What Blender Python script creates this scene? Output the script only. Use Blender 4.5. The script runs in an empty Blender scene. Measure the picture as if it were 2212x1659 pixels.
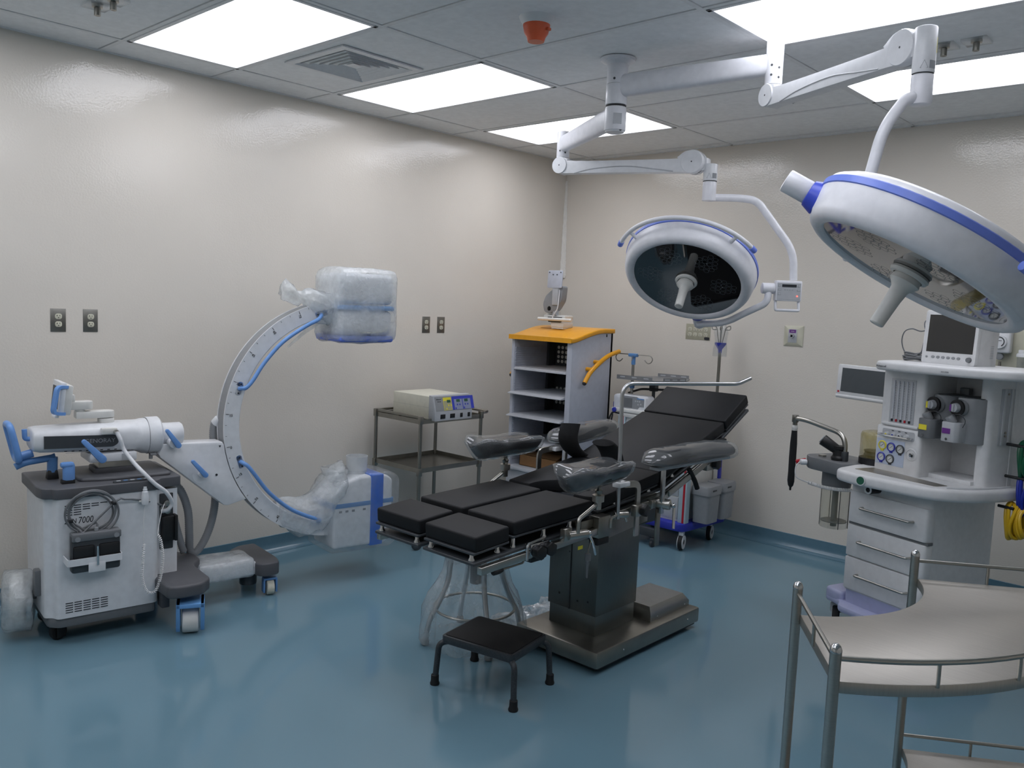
import bpy, bmesh, math, random
from mathutils import Vector, Matrix
PI = math.pi
R = math.radians
scn = bpy.context.scene
COL = scn.collection
rnd = random.Random(7)

# ---------------------------------------------------------------- materials
def lin(h):
    h = h.lstrip('#')
    o = []
    for i in (0, 2, 4):
        c = int(h[i:i + 2], 16) / 255
        o.append(c / 12.92 if c <= .04045 else ((c + .055) / 1.055) ** 2.4)
    return (*o, 1)

def mat(name, col, rough=.5, metal=0., var=.04, nscale=30., bump=0., bscale=60., coat=0., stretch=None, spec=.5, detail=3.):
    m = bpy.data.materials.new(name); m.use_nodes = True
    nt = m.node_tree; N = nt.nodes; Lk = nt.links
    b = N['Principled BSDF']
    b.inputs['Roughness'].default_value = rough
    b.inputs['Metallic'].default_value = metal
    b.inputs['Coat Weight'].default_value = coat
    b.inputs['Specular IOR Level'].default_value = spec
    tc = N.new('ShaderNodeTexCoord'); src = tc.outputs['Object']
    if stretch:
        mp = N.new('ShaderNodeMapping'); mp.inputs['Scale'].default_value = stretch
        Lk.new(src, mp.inputs['Vector']); src = mp.outputs['Vector']
    n = N.new('ShaderNodeTexNoise'); n.inputs['Scale'].default_value = nscale; n.inputs['Detail'].default_value = detail
    Lk.new(src, n.inputs['Vector'])
    c = lin(col)
    r = N.new('ShaderNodeValToRGB')
    r.color_ramp.elements[0].position = .3; r.color_ramp.elements[1].position = .7
    r.color_ramp.elements[0].color = (*[x * (1 - var) for x in c[:3]], 1)
    r.color_ramp.elements[1].color = (*[min(1, x * (1 + var)) for x in c[:3]], 1)
    Lk.new(n.outputs['Fac'], r.inputs['Fac']); Lk.new(r.outputs['Color'], b.inputs['Base Color'])
    if bump:
        n2 = N.new('ShaderNodeTexNoise'); n2.inputs['Scale'].default_value = bscale; n2.inputs['Detail'].default_value = 4
        Lk.new(src, n2.inputs['Vector'])
        bp = N.new('ShaderNodeBump'); bp.inputs['Strength'].default_value = 1; bp.inputs['Distance'].default_value = bump
        Lk.new(n2.outputs['Fac'], bp.inputs['Height']); Lk.new(bp.outputs['Normal'], b.inputs['Normal'])
    return m

def emis(name, col, s):
    m = mat(name, col, .5)
    b = m.node_tree.nodes['Principled BSDF']
    b.inputs['Emission Color'].default_value = lin(col); b.inputs['Emission Strength'].default_value = s
    return m

def film(name, col, opac, rough=.12, bump=.004, bscale=45., white=.0, clear_rough=0.):
    """thin clear plastic: see-through film with glossy crinkles and a milky share"""
    m = bpy.data.materials.new(name); m.use_nodes = True
    nt = m.node_tree; N = nt.nodes; Lk = nt.links
    for x in list(N): N.remove(x)
    out = N.new('ShaderNodeOutputMaterial')
    tc = N.new('ShaderNodeTexCoord')
    no = N.new('ShaderNodeTexNoise'); no.inputs['Scale'].default_value = bscale; no.inputs['Detail'].default_value = 5; no.inputs['Distortion'].default_value = 1.2
    Lk.new(tc.outputs['Object'], no.inputs['Vector'])
    bp = N.new('ShaderNodeBump'); bp.inputs['Distance'].default_value = bump
    Lk.new(no.outputs['Fac'], bp.inputs['Height'])
    tr = N.new('ShaderNodeBsdfTransparent')
    tr.inputs['Color'].default_value = (.97, .98, .985, 1)
    df = N.new('ShaderNodeBsdfDiffuse'); df.inputs['Color'].default_value = lin(col)
    tl = N.new('ShaderNodeBsdfTranslucent'); tl.inputs['Color'].default_value = lin(col)
    pr = N.new('ShaderNodeMixShader'); pr.inputs['Fac'].default_value = .5
    Lk.new(bp.outputs['Normal'], df.inputs['Normal']); Lk.new(bp.outputs['Normal'], tl.inputs['Normal'])
    Lk.new(df.outputs[0], pr.inputs[1]); Lk.new(tl.outputs[0], pr.inputs[2])
    n2 = N.new('ShaderNodeTexNoise'); n2.inputs['Scale'].default_value = bscale * .35; n2.inputs['Detail'].default_value = 4
    Lk.new(tc.outputs['Object'], n2.inputs['Vector'])
    mr = N.new('ShaderNodeMapRange'); mr.inputs['From Min'].default_value = .35; mr.inputs['From Max'].default_value = .68
    mr.inputs['To Min'].default_value = opac * .5; mr.inputs['To Max'].default_value = min(1, opac * 1.5)
    Lk.new(n2.outputs['Fac'], mr.inputs['Value'])
    mx = N.new('ShaderNodeMixShader')
    Lk.new(mr.outputs['Result'], mx.inputs['Fac']); Lk.new(tr.outputs[0], mx.inputs[1]); Lk.new(pr.outputs[0], mx.inputs[2])
    gl = N.new('ShaderNodeBsdfGlossy'); gl.inputs['Roughness'].default_value = rough
    Lk.new(bp.outputs['Normal'], gl.inputs['Normal'])
    lw = N.new('ShaderNodeLayerWeight'); Lk.new(bp.outputs['Normal'], lw.inputs['Normal'])
    pw = N.new('ShaderNodeMath'); pw.operation = 'POWER'; pw.inputs[1].default_value = 4.5
    Lk.new(lw.outputs['Facing'], pw.inputs[0])
    fr = N.new('ShaderNodeMath'); fr.operation = 'MULTIPLY_ADD'; fr.inputs[1].default_value = .7; fr.inputs[2].default_value = .06
    Lk.new(pw.outputs[0], fr.inputs[0])
    mx2 = N.new('ShaderNodeMixShader')
    Lk.new(fr.outputs[0], mx2.inputs['Fac']); Lk.new(mx.outputs[0], mx2.inputs[1]); Lk.new(gl.outputs[0], mx2.inputs[2])
    Lk.new(mx2.outputs[0], out.inputs['Surface'])
    return m

# ---------------------------------------------------------------- objects
def empty(name, loc=(0, 0, 0), rz=0.):
    o = bpy.data.objects.new(name, None); COL.objects.link(o)
    o.location = loc; o.rotation_euler = (0, 0, rz); o.empty_display_size = .1
    return o

def tag(o, label, cat, group=None, kind=None):
    o['label'] = label; o['category'] = cat
    if group: o['group'] = group
    if kind: o['kind'] = kind
    return o

def thing(name, label, cat, loc=(0, 0, 0), rz=0., group=None):
    return tag(empty(name, loc, rz), label, cat, group)

def copy_tree(o, parent=None):
    c = o.copy(); COL.objects.link(c)
    if parent is not None: c.parent = parent
    for ch in list(o.children): copy_tree(ch, c)
    return c

def rot(rx=0, ry=0, rz=0):
    return (Matrix.Rotation(rz, 4, 'Z') @ Matrix.Rotation(ry, 4, 'Y') @ Matrix.Rotation(rx, 4, 'X'))

def frame(o, z, x=None):
    """matrix at o whose local z is z (local x as near x as can be)"""
    z = Vector(z).normalized()
    x = Vector(x) if x is not None else (Vector((1, 0, 0)) if abs(z.x) < .9 else Vector((0, 1, 0)))
    y = z.cross(x).normalized(); x = y.cross(z).normalized()
    m = Matrix((x, y, z)).transposed().to_4x4(); m.translation = Vector(o)
    return m

def T(x, y, z): return Matrix.Translation((x, y, z))

def smooth(pts, n=6, closed=False):
    P = [Vector(p) for p in pts]; o = []
    m = len(P)
    for i in range(m if closed else m - 1):
        if closed: a, b, c, d = P[i - 1], P[i], P[(i + 1) % m], P[(i + 2) % m]
        else: a, b, c, d = P[max(i - 1, 0)], P[i], P[i + 1], P[min(i + 2, m - 1)]
        for k in range(n):
            t = k / n
            o.append(.5 * ((2 * b) + (c - a) * t + (2 * a - 5 * b + 4 * c - d) * t * t + (3 * b - a - 3 * c + d) * t ** 3))
    if not closed: o.append(P[-1])
    return o

def fillet(pts, r, n=6, closed=False):
    P = [Vector(p) for p in pts]; o = []; m = len(P)
    for i in range(m):
        if not closed and i in (0, m - 1): o.append(P[i]); continue
        a, b, c = P[i - 1], P[i], P[(i + 1) % m]
        d1 = (a - b); d2 = (c - b)
        rr = r[i] if isinstance(r, (list, tuple)) else r
        if rr <= 1e-6 or d1.length < 1e-6 or d2.length < 1e-6: o.append(b); continue
        t = min(rr, d1.length * .49, d2.length * .49)
        p, q = b + d1.normalized() * t, b + d2.normalized() * t
        for k in range(n + 1):
            u = k / n
            o.append((1 - u) ** 2 * p + 2 * u * (1 - u) * b + u * u * q)
    return o

def rrect(w, h, r, n=5, cx=0, cy=0):
    return [(p.x, p.y) for p in fillet([(cx - w / 2, cy - h / 2, 0), (cx + w / 2, cy - h / 2, 0), (cx + w / 2, cy + h / 2, 0), (cx - w / 2, cy + h / 2, 0)], r, n, True)]

class MB:
    def __init__(s): s.bm = bmesh.new()
    def _in(s, t, M=None):
        if M is not None: bmesh.ops.transform(t, matrix=M, verts=t.verts)
        me = bpy.data.meshes.new('t'); t.to_mesh(me); t.free(); s.bm.from_mesh(me); bpy.data.meshes.remove(me)
        return s
    def box(s, c, d, bev=0., M=None, seg=2, taper=None):
        t = bmesh.new(); bmesh.ops.create_cube(t, size=1)
        for v in t.verts:
            if taper and v.co.z > 0: v.co.x *= taper[0]; v.co.y *= taper[1]
            v.co = Vector((v.co.x * d[0], v.co.y * d[1], v.co.z * d[2]))
        if bev: bmesh.ops.bevel(t, geom=t.edges[:], offset=bev, segments=seg, affect='EDGES', profile=.5)
        bmesh.ops.translate(t, vec=c, verts=t.verts)
        return s._in(t, M)
    def bar(s, lo, hi, bev=0., M=None, seg=2):
        return s.box([(a + b) / 2 for a, b in zip(lo, hi)], [abs(b - a) for a, b in zip(lo, hi)], bev, M, seg)
    def prism(s, pts, z0, z1, M=None, bev=0., seg=2, bevall=False):
        t = bmesh.new()
        lo = [t.verts.new((p[0], p[1], z0)) for p in pts]; f = t.faces.new(lo)
        e = bmesh.ops.extrude_face_region(t, geom=[f])
        vs = [v for v in e['geom'] if isinstance(v, bmesh.types.BMVert)]
        bmesh.ops.translate(t, vec=(0, 0, z1 - z0), verts=vs)
        bmesh.ops.recalc_face_normals(t, faces=t.faces)
        if bev:
            es = [g for g in t.edges if abs(g.verts[0].co.z - g.verts[1].co.z) < 1e-7 or bevall]
            bmesh.ops.bevel(t, geom=es, offset=bev, segments=seg, affect='EDGES', profile=.5, clamp_overlap=True)
        return s._in(t, M)
    def lathe(s, prof, M=None, seg=32, a0=0., a1=2 * PI):
        t = bmesh.new(); full = abs(a1 - a0 - 2 * PI) < 1e-6
        n = seg if full else seg + 1; rings = []
        for r, z in prof:
            if r < 1e-6: rings.append([t.verts.new((0, 0, z))]); continue
            rings.append([t.verts.new((r * math.cos(a0 + (a1 - a0) * k / seg), r * math.sin(a0 + (a1 - a0) * k / seg), z)) for k in range(n)])
        for a, b in zip(rings, rings[1:]):
            for k in range(seg):
                k2 = (k + 1) % n if full else k + 1
                if len(a) == 1 and len(b) == 1: continue
                if len(a) == 1: t.faces.new((a[0], b[k2], b[k]))
                elif len(b) == 1: t.faces.new((a[k], a[k2], b[0]))
                else: t.faces.new((a[k], a[k2], b[k2], b[k]))
        return s._in(t, M)
    def cyl(s, p0, p1, r0, r1=None, seg=20, bev=0.):
        p0, p1 = Vector(p0), Vector(p1); r1 = r0 if r1 is None else r1
        h = (p1 - p0).length
        if bev: pr = [(0, 0), (r0 - bev, 0), (r0 - bev * .3, bev * .3), (r0, bev), (r1, h - bev), (r1 - bev * .3, h - bev * .3), (r1 - bev, h), (0, h)]
        else: pr = [(0, 0), (r0, 0), (r1, h), (0, h)]
        return s.lathe(pr, frame(p0, p1 - p0), seg)
    def sphere(s, c, r, seg=20, M=None, half=False):
        r = (r, r, r) if isinstance(r, (int, float)) else r
        k = seg // 2
        pr = [(math.cos(-PI / 2 + PI * i / k), math.sin(-PI / 2 + PI * i / k)) for i in range(k + 1)]
        if half: pr = [(0, 0)] + [p for p in pr if p[1] > -1e-6]
        pr = [(max(0, a), b) for a, b in pr]
        m = T(*c) @ Matrix.Diagonal((r[0], r[1], r[2], 1))
        return s.lathe(pr, (M @ m) if M is not None else m, seg)
    def tube(s, pts, r, seg=10, closed=False, sq=None):
        P = [Vector(p) for p in pts]; n = len(P); rs = r if isinstance(r, (list, tuple)) else [r] * n
        tg = []
        for i in range(n):
            a = P[i - 1] if (i or closed) else P[i]; b = P[(i + 1) % n] if (i < n - 1 or closed) else P[i]
            tg.append((b - a).normalized() if (b - a).length > 1e-9 else Vector((0, 0, 1)))
        nv = tg[0].orthogonal().normalized(); t = bmesh.new(); rings = []
        if sq: nv = (Vector(sq[2]) - tg[0] * tg[0].dot(Vector(sq[2]))).normalized()
        for i in range(n):
            nv = (nv - tg[i] * nv.dot(tg[i])).normalized(); bv = tg[i].cross(nv)
            if sq:
                ring = [P[i] + nv * (sq[0] * a / 2) + bv * (sq[1] * b / 2) for a, b in ((1, 1), (-1, 1), (-1, -1), (1, -1))]
            else:
                ring = [P[i] + (nv * math.cos(2 * PI * k / seg) + bv * math.sin(2 * PI * k / seg)) * rs[i] for k in range(seg)]
            rings.append([t.verts.new(v) for v in ring])
        m = len(rings[0])
        for i in range(n if closed else n - 1):
            a, b = rings[i], rings[(i + 1) % n]
            for k in range(m): t.faces.new((a[k], a[(k + 1) % m], b[(k + 1) % m], b[k]))
        if not closed:
            t.faces.new(rings[0][::-1]); t.faces.new(rings[-1])
        return s._in(t)
    def loft(s, rings, caps=True, M=None, closed=True):
        t = bmesh.new(); rr = [[t.verts.new(p) for p in g] for g in rings]; m = len(rr[0])
        for a, b in zip(rr, rr[1:]):
            for k in range(m if closed else m - 1): t.faces.new((a[k], a[(k + 1) % m], b[(k + 1) % m], b[k]))
        if caps: t.faces.new(rr[0][::-1]); t.faces.new(rr[-1])
        return s._in(t, M)
    def quad(s, *p):
        t = bmesh.new(); t.faces.new([t.verts.new(q) for q in p]); return s._in(t)
    def noise(s, amp, freq, seed=0.):
        from mathutils import noise as nz
        o = Vector((seed * 3.1, seed * 1.7, seed * 2.3))
        s.bm.normal_update()
        for v in s.bm.verts:
            v.co += v.normal * (nz.fractal(v.co * freq + o, 1.0, 2.0, 3) * amp)
        return s
    def subdiv(s, cuts):
        bmesh.ops.subdivide_edges(s.bm, edges=s.bm.edges[:], cuts=cuts, use_grid_fill=True); return s
    def build(s, name, m, parent=None, sharp=38, world=False, weld=True):
        if weld: bmesh.ops.remove_doubles(s.bm, verts=s.bm.verts, dist=1e-6)
        bmesh.ops.recalc_face_normals(s.bm, faces=s.bm.faces)
        me = bpy.data.meshes.new(name); s.bm.to_mesh(me); s.bm.free()
        for p in me.polygons: p.use_smooth = True
        if sharp < 180: me.set_sharp_from_angle(angle=R(sharp))
        me.materials.append(m)
        o = bpy.data.objects.new(name, me); COL.objects.link(o)
        if parent is not None:
            o.parent = parent
            if world:
                r = parent
                while r.parent: r = r.parent
                me.transform((T(*r.location) @ Matrix.Rotation(r.rotation_euler.z, 4, 'Z')).inverted())
        return o

def struct(o):
    o['kind'] = 'structure'; return o

def text(name, body, size, M, m, parent, ext=.0006, align='LEFT', shear=0., xs=1.):
    cu = bpy.data.curves.new('t', 'FONT'); cu.body = body; cu.size = size; cu.extrude = ext; cu.align_x = align; cu.shear = shear
    cu.resolution_u = 3
    ob = bpy.data.objects.new('t', cu); COL.objects.link(ob)
    bpy.context.view_layer.update()
    me = bpy.data.meshes.new_from_object(ob.evaluated_get(bpy.context.evaluated_depsgraph_get()))
    COL.objects.unlink(ob); bpy.data.objects.remove(ob); bpy.data.curves.remove(cu)
    me.transform(M @ Matrix.Diagonal((xs, 1, 1, 1)))
    me.materials.clear(); me.materials.append(m); me.name = name
    o = bpy.data.objects.new(name, me); COL.objects.link(o); o.parent = parent
    return o

def plane_M(o, right, up):
    """matrix: local x = right, local y = up, local z = out of the face"""
    x = Vector(right).normalized(); y = Vector(up); y = (y - x * y.dot(x)).normalized(); z = x.cross(y)
    m = Matrix((x, y, z)).transposed().to_4x4(); m.translation = Vector(o)
    return m

def coil(p0, p1, axis_r, turns, n=14, path=None):
    """helix along a straight line or a path"""
    P = [Vector(p) for p in (path or [p0, p1])]
    L = [0]
    for a, b in zip(P, P[1:]): L.append(L[-1] + (b - a).length)
    o = []; N = int(turns * n); nv = None
    for i in range(N + 1):
        d = L[-1] * i / N; k = 0
        while k < len(L) - 2 and L[k + 1] < d: k += 1
        f = (d - L[k]) / max(1e-9, L[k + 1] - L[k])
        p = P[k].lerp(P[k + 1], f); t = (P[k + 1] - P[k]).normalized()
        nv = t.orthogonal().normalized() if nv is None else (nv - t * nv.dot(t)).normalized()
        bv = t.cross(nv); a = 2 * PI * i / n
        o.append(p + (nv * math.cos(a) + bv * math.sin(a)) * axis_r)
    return o

# ---------------------------------------------------------------- palette
M = {}
M['tile'] = mat('ceiling_tile', '#eff1f2', .9, bump=.0004, bscale=300)
M['tbar'] = mat('ceiling_grid_paint', '#e6e8e9', .6)
M['gap'] = mat('dark_gap', '#3a3c3e', .9)
M['white'] = mat('white_enamel', '#dfe1e4', .32)
M['lampwhite'] = mat('lamp_white', '#e4e5ea', .3)
M['offwhite'] = mat('off_white_plastic', '#d8d8d4', .4)
M['cream'] = mat('cream_plastic', '#d6d4c4', .45)
M['grey'] = mat('grey_plastic', '#8d9093', .45)
M['midgrey'] = mat('mid_grey_plastic', '#6b6e71', .45)
M['lightgrey'] = mat('light_grey_plastic', '#b4b7bb', .45)
M['darkgrey'] = mat('dark_grey_plastic', '#55565a', .5, bump=.0002, bscale=500)
M['charcoal'] = mat('charcoal_plastic', '#3a3e42', .45)
M['black'] = mat('black_plastic', '#17181a', .45)
M['rubber'] = mat('black_rubber', '#131416', .65)
M['pad'] = mat('black_upholstery', '#121417', .6, bump=.0003, bscale=500, spec=.3)
M['strap'] = mat('black_strap_fabric', '#121315', .85, bump=.0012, bscale=60)
M['steel'] = mat('brushed_steel', '#b6b4ae', .3, 1., var=.06, nscale=14, stretch=(1, 1, 40))
M['steeltop'] = mat('brushed_steel_top', '#bdb9b2', .42, 1., var=.05, nscale=10, stretch=(1, 30, 1), bump=.00002, bscale=20)
M['colsteel'] = mat('column_steel_dark_reflection', '#777a78', .36, 1., var=.05, nscale=14, stretch=(30, 30, 1))  # colour lowered to stand for the dark reflections on the column
M['dsteel'] = mat('dull_steel', '#97958e', .34, 1., var=.06, nscale=14)
M['chrome'] = mat('chrome', '#d2d4d6', .12, 1.)
M['alu'] = mat('aluminium_tube', '#c6c8ca', .28, 1.)
M['blue'] = mat('blue_enamel', '#6f9ddb', .35)
M['steelblue'] = mat('steel_blue_plastic', '#5f8ec4', .4)
M['navy'] = mat('navy_blue_plastic', '#2c35a8', .4)
M['lampblue'] = mat('lamp_blue_band', '#6f86dd', .35)
M['lampblue2'] = mat('lamp_joint_blue', '#3a4fc4', .35)
M['glassblack'] = mat('black_glass', '#07080a', .04, coat=1.)
M['yellow'] = mat('amber_yellow_enamel', '#e8a21c', .28)
M['yell'] = mat('yellow_label', '#e9dc3c', .5)
M['purple'] = mat('purple_label', '#6a2f86', .5)
M['red'] = mat('red_paint', '#b01226', .4)
M['green'] = mat('green_paint', '#1d5b45', .4)
M['ink'] = mat('dark_ink', '#20242a', .6)
M['inkgrey'] = mat('grey_ink', '#8c9094', .6)
M['card'] = mat('brown_cardboard', '#8f6a45', .85)
# ================================================================ the room
RX, RY, H = 6.3, -7.6, 2.78
XE = [0, .288, 1.507, 2.727, 3.946, 5.165, RX]
YE = [0] + [-.0953 - .6096 * k for k in range(12)] + [RY]

def wall_mat(name, col):
    m = mat(name, col, .09, var=.02, nscale=2., spec=.5)
    nt = m.node_tree; N = nt.nodes; Lk = nt.links; b = N['Principled BSDF']
    g = N.new('ShaderNodeNewGeometry')
    n = N.new('ShaderNodeTexNoise'); n.inputs['Scale'].default_value = 95; n.inputs['Detail'].default_value = 2
    n2 = N.new('ShaderNodeTexNoise'); n2.inputs['Scale'].default_value = 5; n2.inputs['Detail'].default_value = 2
    ad = N.new('ShaderNodeMath'); ad.operation = 'MULTIPLY_ADD'; ad.inputs[1].default_value = 3.
    Lk.new(g.outputs['Position'], n.inputs['Vector']); Lk.new(g.outputs['Position'], n2.inputs['Vector'])
    Lk.new(n2.outputs['Fac'], ad.inputs[0]); Lk.new(n.outputs['Fac'], ad.inputs[2])
    bp = N.new('ShaderNodeBump'); bp.inputs['Distance'].default_value = .0007
    Lk.new(ad.outputs[0], bp.inputs['Height']); Lk.new(bp.outputs['Normal'], b.inputs['Normal'])
    return m
M['wall'] = wall_mat('cream_gloss_wall_paint', '#dcd6cc')
M['floor'] = mat('blue_epoxy_floor', '#6b8b9a', .1, var=.05, nscale=1.1, bump=.0012, bscale=1.3, spec=.5, detail=2.)
M['base'] = mat('blue_epoxy_cove', '#5a7b8c', .2, var=.03)

struct(MB().bar((0, RY, -.1), (RX, 0, 0)).build('floor', M['floor']))
struct(MB().bar((-.12, 0, -.1), (RX + .12, .12, 3.)).build('wall_back', M['wall']))
struct(MB().bar((-.12, RY, -.1), (0, 0, 3.)).build('wall_left', M['wall']))
struct(MB().bar((RX, RY, -.1), (RX + .12, 0, 3.)).build('wall_right', M['wall']))
struct(MB().bar((-.12, RY - .12, -.1), (RX + .12, RY, 3.)).build('wall_front', M['wall']))

def cove(ax):
    pr = [(0, 0), (.05, 0), (.05, .002)] + [(.05 - .046 * math.sin(R(a)), .05 - .048 * math.cos(R(a))) for a in range(0, 91, 15)] + [(.004, .098), (0, .1)]
    return pr
def cove_run(name, p0, p1, nrm):
    p0, p1, n = Vector(p0), Vector(p1), Vector(nrm)
    rings = [[p + n * a + Vector((0, 0, z)) for a, z in cove(0)] for p in (p0, p1)]
    struct(MB().loft(rings).build(name, M['base']))
cove_run('baseboard_left', (0, RY, 0), (0, 0, 0), (1, 0, 0))
cove_run('baseboard_back', (0, 0, 0), (RX, 0, 0), (0, -1, 0))
cove_run('baseboard_right', (RX, 0, 0), (RX, RY, 0), (-1, 0, 0))
cove_run('baseboard_front', (RX, RY, 0), (0, RY, 0), (0, 1, 0))

LIGHTS = [(1, 6, 'nearest to the left edge'), (1, 4, ''), (1, 2, ''), (3, 4, ''), (3, 2, ''), (1, 8, ''), (3, 6, ''), (3, 8, ''), (1, 10, ''), (3, 10, '')]  # last five are unseen panels, added to light the room
# fixture cells: (column of XE, row of YE); row r spans YE[r]..YE[r+1]
lit = {(a, b) for a, b, _ in LIGHTS}
mb = MB(); mb.bar((-.1, RY - .1, H + .06), (RX + .1, .1, H + .16))
for i in range(len(XE) - 1):
    for j in range(len(YE) - 1):
        if (i, j) in lit: continue
        x0, x1, y0, y1 = XE[i] + .014, XE[i + 1] - .014, YE[j + 1] + .014, YE[j] - .0165
        if x1 - x0 < .02 or y1 - y0 < .02: continue
        mb.bar((x0, y0, H + .004), (x1, y1, H + .02))
struct(mb.build('ceiling', M['tile']))
mb = MB()
for x in XE[1:-1]: mb.bar((x - .012, RY, H), (x + .012, 0, H + .03), .001, seg=1)
for y in YE[1:-1]: mb.bar((0, y - .012, H + .0005), (RX, y + .012, H + .03), .001, seg=1)
mb.bar((0, RY, H), (.022, 0, H + .02)); mb.bar((0, -.022, H), (RX, 0, H + .02))
mb.bar((RX - .022, RY, H), (RX, 0, H + .02)); mb.bar((0, RY, H), (RX, RY + .022, H + .02))
struct(mb.build('trim_1', M['tbar']))

M['diff'] = emis('lit_diffuser', '#f6f7ff', 5.4)
M['fixt'] = mat('fixture_white', '#e2e4e6', .4)
LBL = ['bright ceiling light panel nearest the left edge, left of the air diffuser',
       'bright ceiling light panel to the right of the square air diffuser',
       'bright ceiling light panel nearest the room corner, behind the far lamp arm',
       'bright ceiling light panel at the top right, above the near lamp arm elbow',
       'bright ceiling light panel at far right, nearest the back wall']
LTS = []
for k, (i, j, _) in enumerate(LIGHTS):
    x0, x1, y0, y1 = XE[i] + .013, XE[i + 1] - .013, YE[j + 1] + .013, YE[j] - .013
    t = thing('ceiling_light', LBL[k] if k < 5 else 'unseen ceiling light panel added to light the near side of the room', 'ceiling light', ((x0 + x1) / 2, (y0 + y1) / 2, H), 0, 'recessed ceiling light panels')
    w, d = x1 - x0, y1 - y0
    f = MB()
    for sx in (-1, 1):
        f.box((sx * (w / 2 - .011), 0, .006), (.022, d, .018), .002)
        f.box((0, sx * (d / 2 - .011), .006), (w, .022, .018), .002)
    f.box((0, 0, .055), (w, d, .01))
    for sx in (-1, 1):
        f.box((sx * (w / 2 - .002), 0, .03), (.004, d, .05)); f.box((0, sx * (d / 2 - .002), .03), (w, .004, .05))
    f.build('frame', M['fixt'], t)
    MB().box((0, 0, .008), (w - .046, d - .046, .006)).build('diffuser', M['diff'], t)

# ---- camera
cam = bpy.data.cameras.new('camera'); co = bpy.data.objects.new('camera', cam); COL.objects.link(co)
cam.sensor_fit = 'HORIZONTAL'; cam.sensor_width = 36; cam.lens = 1820.707 * 36 / 2212; cam.clip_start = .05
yaw, pitch, roll = -.742343, -.0961089, .0419102
fw = Vector((math.sin(yaw) * math.cos(pitch), math.cos(yaw) * math.cos(pitch), math.sin(pitch)))
rt = Vector((math.cos(yaw), -math.sin(yaw), 0)); up = rt.cross(fw)
r2 = rt * math.cos(roll) + up * math.sin(roll); u2 = -rt * math.sin(roll) + up * math.cos(roll)
mm = Matrix((r2, u2, -fw)).transposed().to_4x4(); mm.translation = (4.54995, -5.52834, 1.60539)
co.matrix_world = mm; scn.camera = co
w = bpy.data.worlds.new('world'); scn.world = w; w.use_nodes = True
w.node_tree.nodes['Background'].inputs['Color'].default_value = (.02, .02, .022, 1)
scn.view_settings.view_transform = 'Standard'; scn.view_settings.look = 'None'
scn.view_settings.gamma = 1; scn.view_settings.exposure = 0; scn.view_settings.use_curve_mapping = False
scn.cycles.use_denoising = True
scn.cycles.max_bounces = 10; scn.cycles.transparent_max_bounces = 24
# rough plaster line down the room corner
from mathutils import noise as NZc
V_ = []
for i in range(61):
    z = 1.83 + .8 * i / 60; w_ = .012 + .022 * (1 - i / 60) + .006 * NZc.noise(Vector((z * 30, 0, 0)))
    V_.append([(w_ * (1 - k / 6) + .0015 + .004 * NZc.noise(Vector((z * 40, k * .8, 2))), -(w_ * (k / 6) + .0015 + .004 * NZc.noise(Vector((z * 40, k * .8, 7)))), z) for k in range(7)])
b = MB(); b.loft(V_, caps=False, closed=False); struct(b.build('trim_2', mat('rough_corner_plaster', '#e6e4de', .85, bump=.003, bscale=120), sharp=180))
# ================================================================ operating table (runs along +y)
M['film'] = film('clear_plastic_film', '#e4e9ec', .16, .1, .003, 40.)
M['padfilm'] = film('clear_film_over_pads', '#d4dade', .15, .06, .0007, 10.)
M['bagfilm'] = film('milky_plastic_bag', '#f0f4f6', .5, .16, .006, 24.)
M['bagthin'] = film('thin_plastic_bag', '#e2e8ea', .26, .2, .004, 22.)

tb = thing('operating_table', 'black padded surgical table on square steel column and steel base', 'operating table', (2.22, -2.4, 0))
def bt(mb, name, m, parent=tb, **k): return mb.build(name, m, parent, world=True, **k)

# base
b = MB(); b.box((2.236, -2.216, .0125 + .02), (.45, .82, .025)); bt(b, 'base_skirt', M['rubber'])
b = MB(); b.bar((1.996, -2.648, .03), (2.476, -1.785, .108), .012); base = bt(b, 'base', M['dsteel'])
b = MB()
hp = [(-1, -1), (1, -1), (1, 1), (-1, 1)]
cx, cy = 2.3, -1.985
b.loft([[(cx + a * .125, cy + c * .175, .108) for a, c in hp], [(cx + a * .125, cy + c * .175, .135) for a, c in hp], [(cx + a * .1, cy + c * .15, .172) for a, c in hp]])
bt(b, 'base_cover', M['steel'])
for x, y, z in ((2.477, -2.45, .07), (2.477, -1.9, .07), (2.424, -2.1, .122), (2.424, -1.85, .122)):
    b = MB(); b.sphere((x, y, z), (.003, .005, .005), 10); bt(b, 'screw', M['chrome'], base)
# column
b = MB(); b.bar((2.082, -2.508, .1), (2.353, -2.2, .215), .002); bt(b, 'lower_column', M['colsteel'])
b = MB(); b.bar((2.074, -2.514, .2), (2.356, -2.19, .66), .003)
col = bt(b, 'upper_column', M['colsteel'])
b = MB(); b.bar((2.205, -2.5155, .2), (2.2065, -2.511, .66)); b.bar((2.2, -2.5155, .2), (2.2045, -2.5115, .66))
for x, z in ((2.14, .26), (2.25, .25), (2.31, .26)): b.box((x, -2.514, z), (.008, .003, .008))
b.box((2.192, -2.513, .47), (.007, .003, .007))
bt(b, 'seam', M['gap'], col)
# under body
b = MB(); b.bar((2.05, -2.72, .62), (2.455, -2.2, .75), .006); bt(b, 'under_frame', M['charcoal'])

def slab(mb, x0, x1, y0, z0, y1, z1, t, bev):
    """board whose top runs (y0,z0)->(y1,z1)"""
    d = Vector((0, y1 - y0, z1 - z0)); L = d.length
    m = frame((0, y0, z0), Vector((0, -d.z, d.y)), (1, 0, 0))
    # local x = world x, local y = along board
    mb.box(((x0 + x1) / 2, L / 2, -t / 2), (x1 - x0, L, t), bev, m, 3)

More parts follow.
